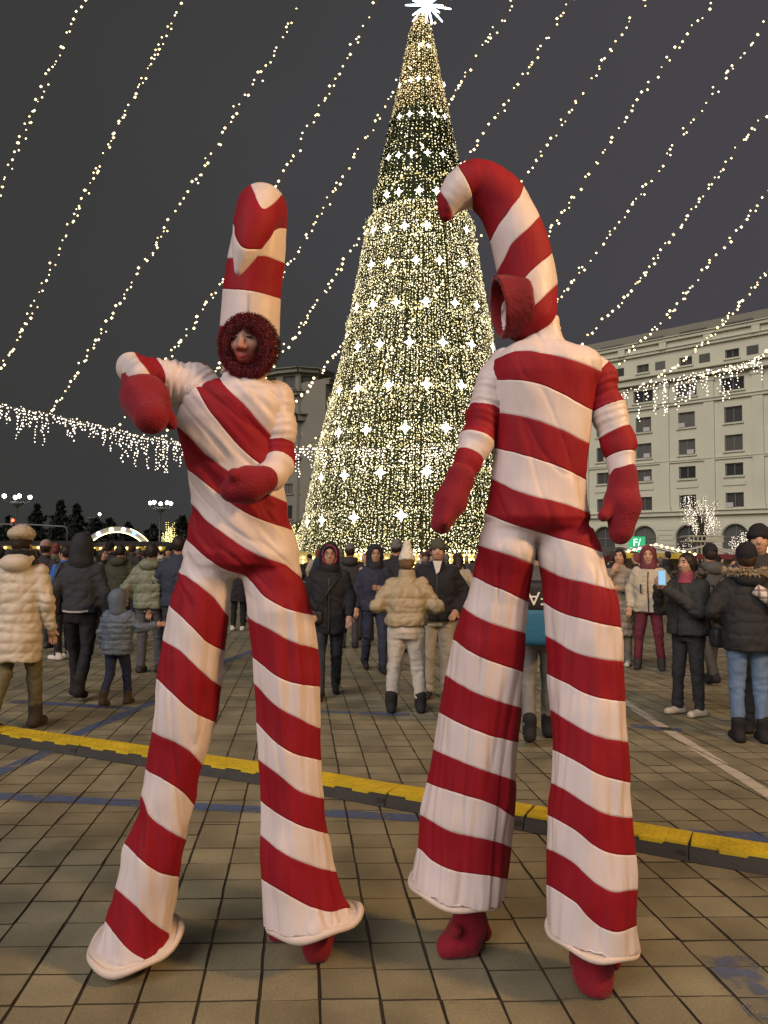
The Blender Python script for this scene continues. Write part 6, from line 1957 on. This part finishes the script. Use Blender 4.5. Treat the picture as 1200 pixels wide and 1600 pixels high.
# --- between the striped legs: rider with a blue backpack
pr = person(842, 1158, 1.72, 172, 'courier in grey jacket and trousers striding with a blue backpack', (.075, .078, .075), (.16, .16, .15), (.015, .015, .016), ('swingf', 'swingb'), 'walk', .86, 1.1, 0, hair=((.02, .015, .012), .02), face_on=False, boots=True)
Mw = Matrix.Translation(pr.location) @ Matrix.Rotation(pr.rotation_euler[2], 4, 'Z') @ Matrix.Scale(pr.scale[0], 4)
bp_ = tag(empty('backpack', Mw @ Vector((0, .24, .95)), pr.rotation_euler[2], pr.scale[0]), 'teal blue backpack with black top and white upside-down letters', 'backpack')
def bagpart(name, c, size, m, e=5):
    a = [q / 2 for q in size]
    g = Grid(tuple(Vector(c) - Vector(size) * .62), tuple(Vector(c) + Vector(size) * .62), .012)
    v = ((np.abs((g.X - c[0]) / a[0]) ** e + np.abs((g.Y - c[1]) / a[1]) ** e + np.abs((g.Z - c[2]) / a[2]) ** e) ** (1 / e) - 1) * min(a)
    V, F = g.mesh(v); V = relax(V, F, 1)
    return mesh_np(name, V, F, m, bp_)
bagpart('pocket', (0, .03, .06), (.42, .24, .32), mat('teal_nylon', (.02, .115, .20), .5, .15, 8, .3, 40))
bagpart('lid', (0, .025, .31), (.44, .25, .26), mat('black_nylon', (.02, .02, .02), .5, .15, 8, .3, 40))
M_PRINT = mat('white_print', (.65, .64, .58), .6, .04)
text_obj('RFA', .155, M_PRINT, bp_, (-.02, .157, .30), (R(90), R(180), R(180)), .002)
mb = MB(); mb.box((-.06, .153, .07), (.02, .012, .2)); mb.build('zip', mat('lime_zip', (.30, .36, .10), .5), bp_)
for sd in (-1, 1):
    mb = MB(); mb.tube([(sd * .12, -.08, .4), (sd * .14, -.22, .5), (sd * .15, -.36, .42), (sd * .15, -.36, .2), (sd * .14, -.12, .02)], .016, 5); mb.build('strap', mat('black_nylon', (.02, .02, .02), .5), bp_, smooth=True)
# --- right side
person(970, 1040, 1.70, -30, 'person in long brown quilted coat, hand at mouth', (.22, .19, .14), (.16, .14, .105), (.40, .38, .34), ('mouth', 'chest'), 'stand', .45, 1.08, .11, hair=((.018, .013, .011), .2))
person(1015, 1046, 1.72, -22, 'person in cream parka, maroon hood and maroon trousers', (.40, .36, .27), (.13, .022, .032), (.03, .028, .03), ('down', 'pocket'), 'wide', .82, 1.2, 0, hoodup=(.13, .035, .045), collar=(.40, .36, .27), boots=True, hooddown=(.40, .36, .27),
       extra=lambda r_: MB().box((-.10, -.185, 1.16), (.02, .03, .13)).build('pocket_zip', M_BAG, r_))
pph = person(1078, 1118, 1.62, -62, 'person in dark grey parka and cream sneakers holding up a phone', (.035, .038, .035), (.03, .031, .034), (.48, .44, .34), (((.25, -.15, 1.14), (.10, -.34, 1.37)), ((.25, -.15, 1.14), (.03, -.36, 1.36))), 'relax', .86, 1.3, 0, hair=((.018, .013, .011), .12), hooddown=(.035, .038, .035), furc=((.24, .18, .09), False), collar=(.30, .06, .08))
Mw = Matrix.Translation(pph.location) @ Matrix.Rotation(pph.rotation_euler[2], 4, 'Z') @ Matrix.Scale(pph.scale[0], 4)
ph = tag(empty('phone', Mw @ Vector((.03, -.43, 1.48)), pph.rotation_euler[2] + .5), 'bright phone held up by the person in dark grey parka', 'phone')
mb = MB(); mb.box((0, 0, 0), (.075, .010, .150)); mb.build('case', mat('phone_case', (.35, .42, .48), .4), ph)
mb = MB(); mb.box((0, -.0065, .0), (.064, .002, .135)); mb.build('back_panel', glow('phone_glow', (.35, .62, .85), .32), ph)
carry(pph, 'black handbag hanging beside the dark grey parka', (.30, .14, .86), (.14, .28, .22), M_BAG, [(.27, .02, .96), (.24, -.02, 1.40), (.24, .1, 1.40), (.29, .24, .96)], 'handbag')
person(1113, 1068, 1.74, 185, 'person in dark grey jacket, grey trousers and black beanie, back turned', (.05, .053, .055), (.05, .05, .05), BLK, ('pocket', 'pocket'), 'walk', .84, 1.15, 0, hat=(.015, .015, .016), hooddown=(.07, .072, .075), face_on=False)
pc = person(1172, 1158, 1.68, 172, 'person in black parka with fur collar, black beanie and pale blue jeans', (.020, .022, .024), (.115, .185, .29), (.014, .014, .015), ('front', 'front'), 'stand', .80, 1.18, 0, hat=(.014, .014, .015), hatk='deep', hair=((.05, .03, .018), .05), hooddown=(.022, .024, .026), furc=((.36, .28, .16), False), boots=True, face_on=False, ktr='denim')
person(1192, 1144, 1.86, -25, 'person in folded black beanie and dark jeans facing the fur collared parka', (.03, .034, .038), (.018, .026, .045), (.02, .02, .022), ('front', 'pocket'), 'stand', .86, 1.15, 0, hat=(.014, .014, .016), hatk='fold', hair=((.02, .015, .012), .0), ktr='denim')
# plaid scarf over her shoulder
def plaid():
    m = bpy.data.materials.new('plaid_wool'); m.use_nodes = True
    N, L = nt(m); b = N['Principled BSDF']; b.inputs['Roughness'].default_value = .9
    tc = N.new('ShaderNodeTexCoord'); col_ = None
    for ax, sc_ in (('X', 20), ('Z', 20)):
        w = N.new('ShaderNodeTexWave'); w.bands_direction = ax; w.inputs['Scale'].default_value = 5.0; L.new(tc.outputs['Object'], w.inputs['Vector'])
        g_ = N.new('ShaderNodeMath'); g_.operation = 'GREATER_THAN'; g_.inputs[1].default_value = .78; L.new(w.outputs['Fac'], g_.inputs[0])
        mx = N.new('ShaderNodeMixRGB'); mx.inputs[2].default_value = (.10, .07, .06, 1)
        if col_ is None: mx.inputs[1].default_value = (.58, .52, .45, 1)
        else: L.new(col_, mx.inputs[1])
        mul = N.new('ShaderNodeMath'); mul.operation = 'MULTIPLY'; mul.inputs[1].default_value = .75; L.new(g_.outputs[0], mul.inputs[0])
        L.new(mul.outputs[0], mx.inputs[0]); col_ = mx.outputs[0]
    L.new(col_, b.inputs['Base Color']); return m
mb = MB(); mb.tube([(-.02, .15, 1.36), (-.10, .19, 1.30), (-.19, .17, 1.22), (-.27, .10, 1.16), (-.29, .0, 1.12)], [.05, .06, .062, .06, .05], 10)
mb.build('plaid_scarf', plaid(), pc, smooth=True)

# ------------------------------------------------------------------ the farther crowd: small, one mesh each with skin, coat and trousers
def far_mesh(seed, bulk, hem, hatted):
    r = random.Random(seed)
    V = []; F = []; MI = []
    def put(fn, lo, hi, k, h=.022):
        g = Grid(lo, hi, h); v_, f_ = g.mesh(fn(g)); b = sum(len(q) for q in V); V.append(relax(v_, f_, 1)); F.append(f_ + b); MI.append(np.full(len(f_), k))
    sgn = r.choice([-1, 1])
    put(lambda g: smin(g.ell((0, -.012, 1.63), (.078, .097, .115)), g.cap((0, 0, 1.45), (0, 0, 1.56), .055), .03), (-.15, -.18, 1.4), (.15, .15, 1.8), 0, .018)
    def coat(g):
        v = g.stack([(hem, 0, 0, .18 * bulk, .145 * bulk), (1.22, 0, 0, .19 * bulk, .145 * bulk), (1.36, 0, 0, .19 * bulk, .13), (1.46, 0, 0, .10, .09), (1.53, 0, 0, .085, .08)], p=2.2)
        for sd in (-1, 1):
            w = (sd * .2, -.15, 1.0) if r.random() < .5 else (sd * .26, -.03, .9)
            v = smin(v, smin(g.cap((sd * .19, 0, 1.39), (sd * .28, .04, 1.14), .078 * bulk, .066 * bulk), g.cap((sd * .28, .04, 1.14), w, .064 * bulk, .05), .03), .03)
        return v
    put(coat, (-.45, -.35, hem - .05), (.45, .3, 1.6), 1)
    def tr(g):
        v = g.stack([(.8, 0, 0, .15, .12), (1.0, 0, 0, .16, .12)])
        for sd in (-1, 1): v = smin(v, g.cap((sd * .09, 0, .88), (sd * .11, sd * sgn * .05, .08), .095, .06), .03)
        return v
    put(tr, (-.3, -.3, .0), (.3, .3, 1.05), 2)
    def sh_(g):
        v = None
        for sd in (-1, 1):
            c = g.cap((sd * .11, sd * sgn * .05 + .04, .045), (sd * .12, sd * sgn * .05 - .13, .04), .045, .04); v = c if v is None else np.minimum(v, c)
        return np.maximum(v, .002 - g.Z)
    put(sh_, (-.25, -.3, -.03), (.25, .25, .15), 2)
    put(lambda g: np.maximum(g.ell((0, .01, 1.635), (.086, .1, .112)), -g.ell((0, -.085, 1.60), (.078, .08, .12))), (-.16, -.18, 1.45), (.16, .16, 1.82), 3, .018)
    if hatted: put(lambda g: np.maximum(g.ell((0, 0, 1.67), (.093, .108, .115)), 1.645 - g.Z + g.Y * .2), (-.16, -.18, 1.55), (.16, .16, 1.85), 3, .018)
    else: put(lambda g: np.maximum(g.ell((0, .008, 1.645), (.09, .103, .118)), -g.ell((0, -.085, 1.60), (.075, .075, .10))), (-.16, -.18, 1.45), (.16, .16, 1.82), 3, .018)
    Vv = np.concatenate(V); Ff = np.concatenate(F); mi = np.concatenate(MI)
    me = bpy.data.meshes.new('person'); me.from_pydata(Vv.tolist(), [], Ff.tolist())
    for m in (M_SKIN, cloth(BLK), cloth(BLK), M_HAIRD): me.materials.append(m)
    me.polygons.foreach_set('material_index', mi.astype(np.int32)); me.polygons.foreach_set('use_smooth', np.ones(len(Ff), bool)); me.update()
    return me
FAR = [far_mesh(1, 1.15, .82, True), far_mesh(2, 1.05, .72, False), far_mesh(3, 1.22, .86, True), far_mesh(4, 1.1, .6, False), far_mesh(5, 1.0, .84, False)]
dark = [BLK, NAVY, DGREY, (.03, .03, .025), (.05, .045, .04), (.022, .022, .03)]
odd = [((.34, .29, .2), 'pale beige'), ((.13, .03, .035), 'wine red'), ((.06, .08, .13), 'slate blue'), ((.09, .1, .06), 'olive green'), ((.40, .38, .33), 'off white')]
rf = random.Random(11)
spots = []
def far(px, Y, k, H, yaw, coatc, lab, grp):
    p = at(px, 872, Y)
    o = bpy.data.objects.new('person', FAR[k]); COL.objects.link(o)
    o.location = (p.x, Y, 0); o.rotation_euler = (0, 0, yaw); s_ = H / 1.76; o.scale = (s_, s_, s_)
    tcol = rf.choice([BLK, NAVY, DGREY, (.05, .07, .12)])
    hcol = rf.choice([(.02, .015, .012), (.05, .03, .02), (.12, .12, .11), (.015, .015, .016), (.16, .05, .05)])
    for i, m in ((1, cloth(coatc)), (2, cloth(tcol)), (3, cloth(hcol, 'knit'))):
        o.material_slots[i].link = 'OBJECT'; o.material_slots[i].material = m
    tag(o, lab, 'person', grp)
placed = []
def try_far(px, Y):
    x = at(px, 872, Y).x
    if any((x - a) ** 2 + (Y - b) ** 2 < .30 for a, b in placed): return
    if any(o.name.startswith('person') and o.type == 'EMPTY' and (o.location.x - x) ** 2 + (o.location.y - Y) ** 2 < .4 for o in COL.objects): return
    if math.hypot(x - TX, Y - TY) < 7.3: return
    placed.append((x, Y))
    k = rf.randrange(5); H = rf.gauss(1.70, .07); yaw = rf.choice([math.pi, math.pi, 0, .6, -.7, 2.4, -2.2]) + rf.gauss(0, .3)
    if rf.random() < .25:
        c, nm = rf.choice(odd)
        far(px, Y, k, H, yaw, c, 'distant visitor wearing %s jacket in the crowd' % nm, 'distant visitors in %s jackets' % nm)
    else:
        far(px, Y, k, H, yaw, rf.choice(dark), 'distant visitor in dark winter clothes standing in the crowd', 'distant visitors in dark clothes')
for lo_, hi_, n_ in ((-10, 300, 40), (350, 400, 4), (455, 745, 30), (820, 860, 3), (935, 1205, 17)):
    for k in range(n_):
        t = (k + .5) / n_
        try_far(rf.uniform(lo_, hi_), rf.choice([15, 18, 20, 22, 24, 26, 28, 30]) + rf.uniform(-1, 1))
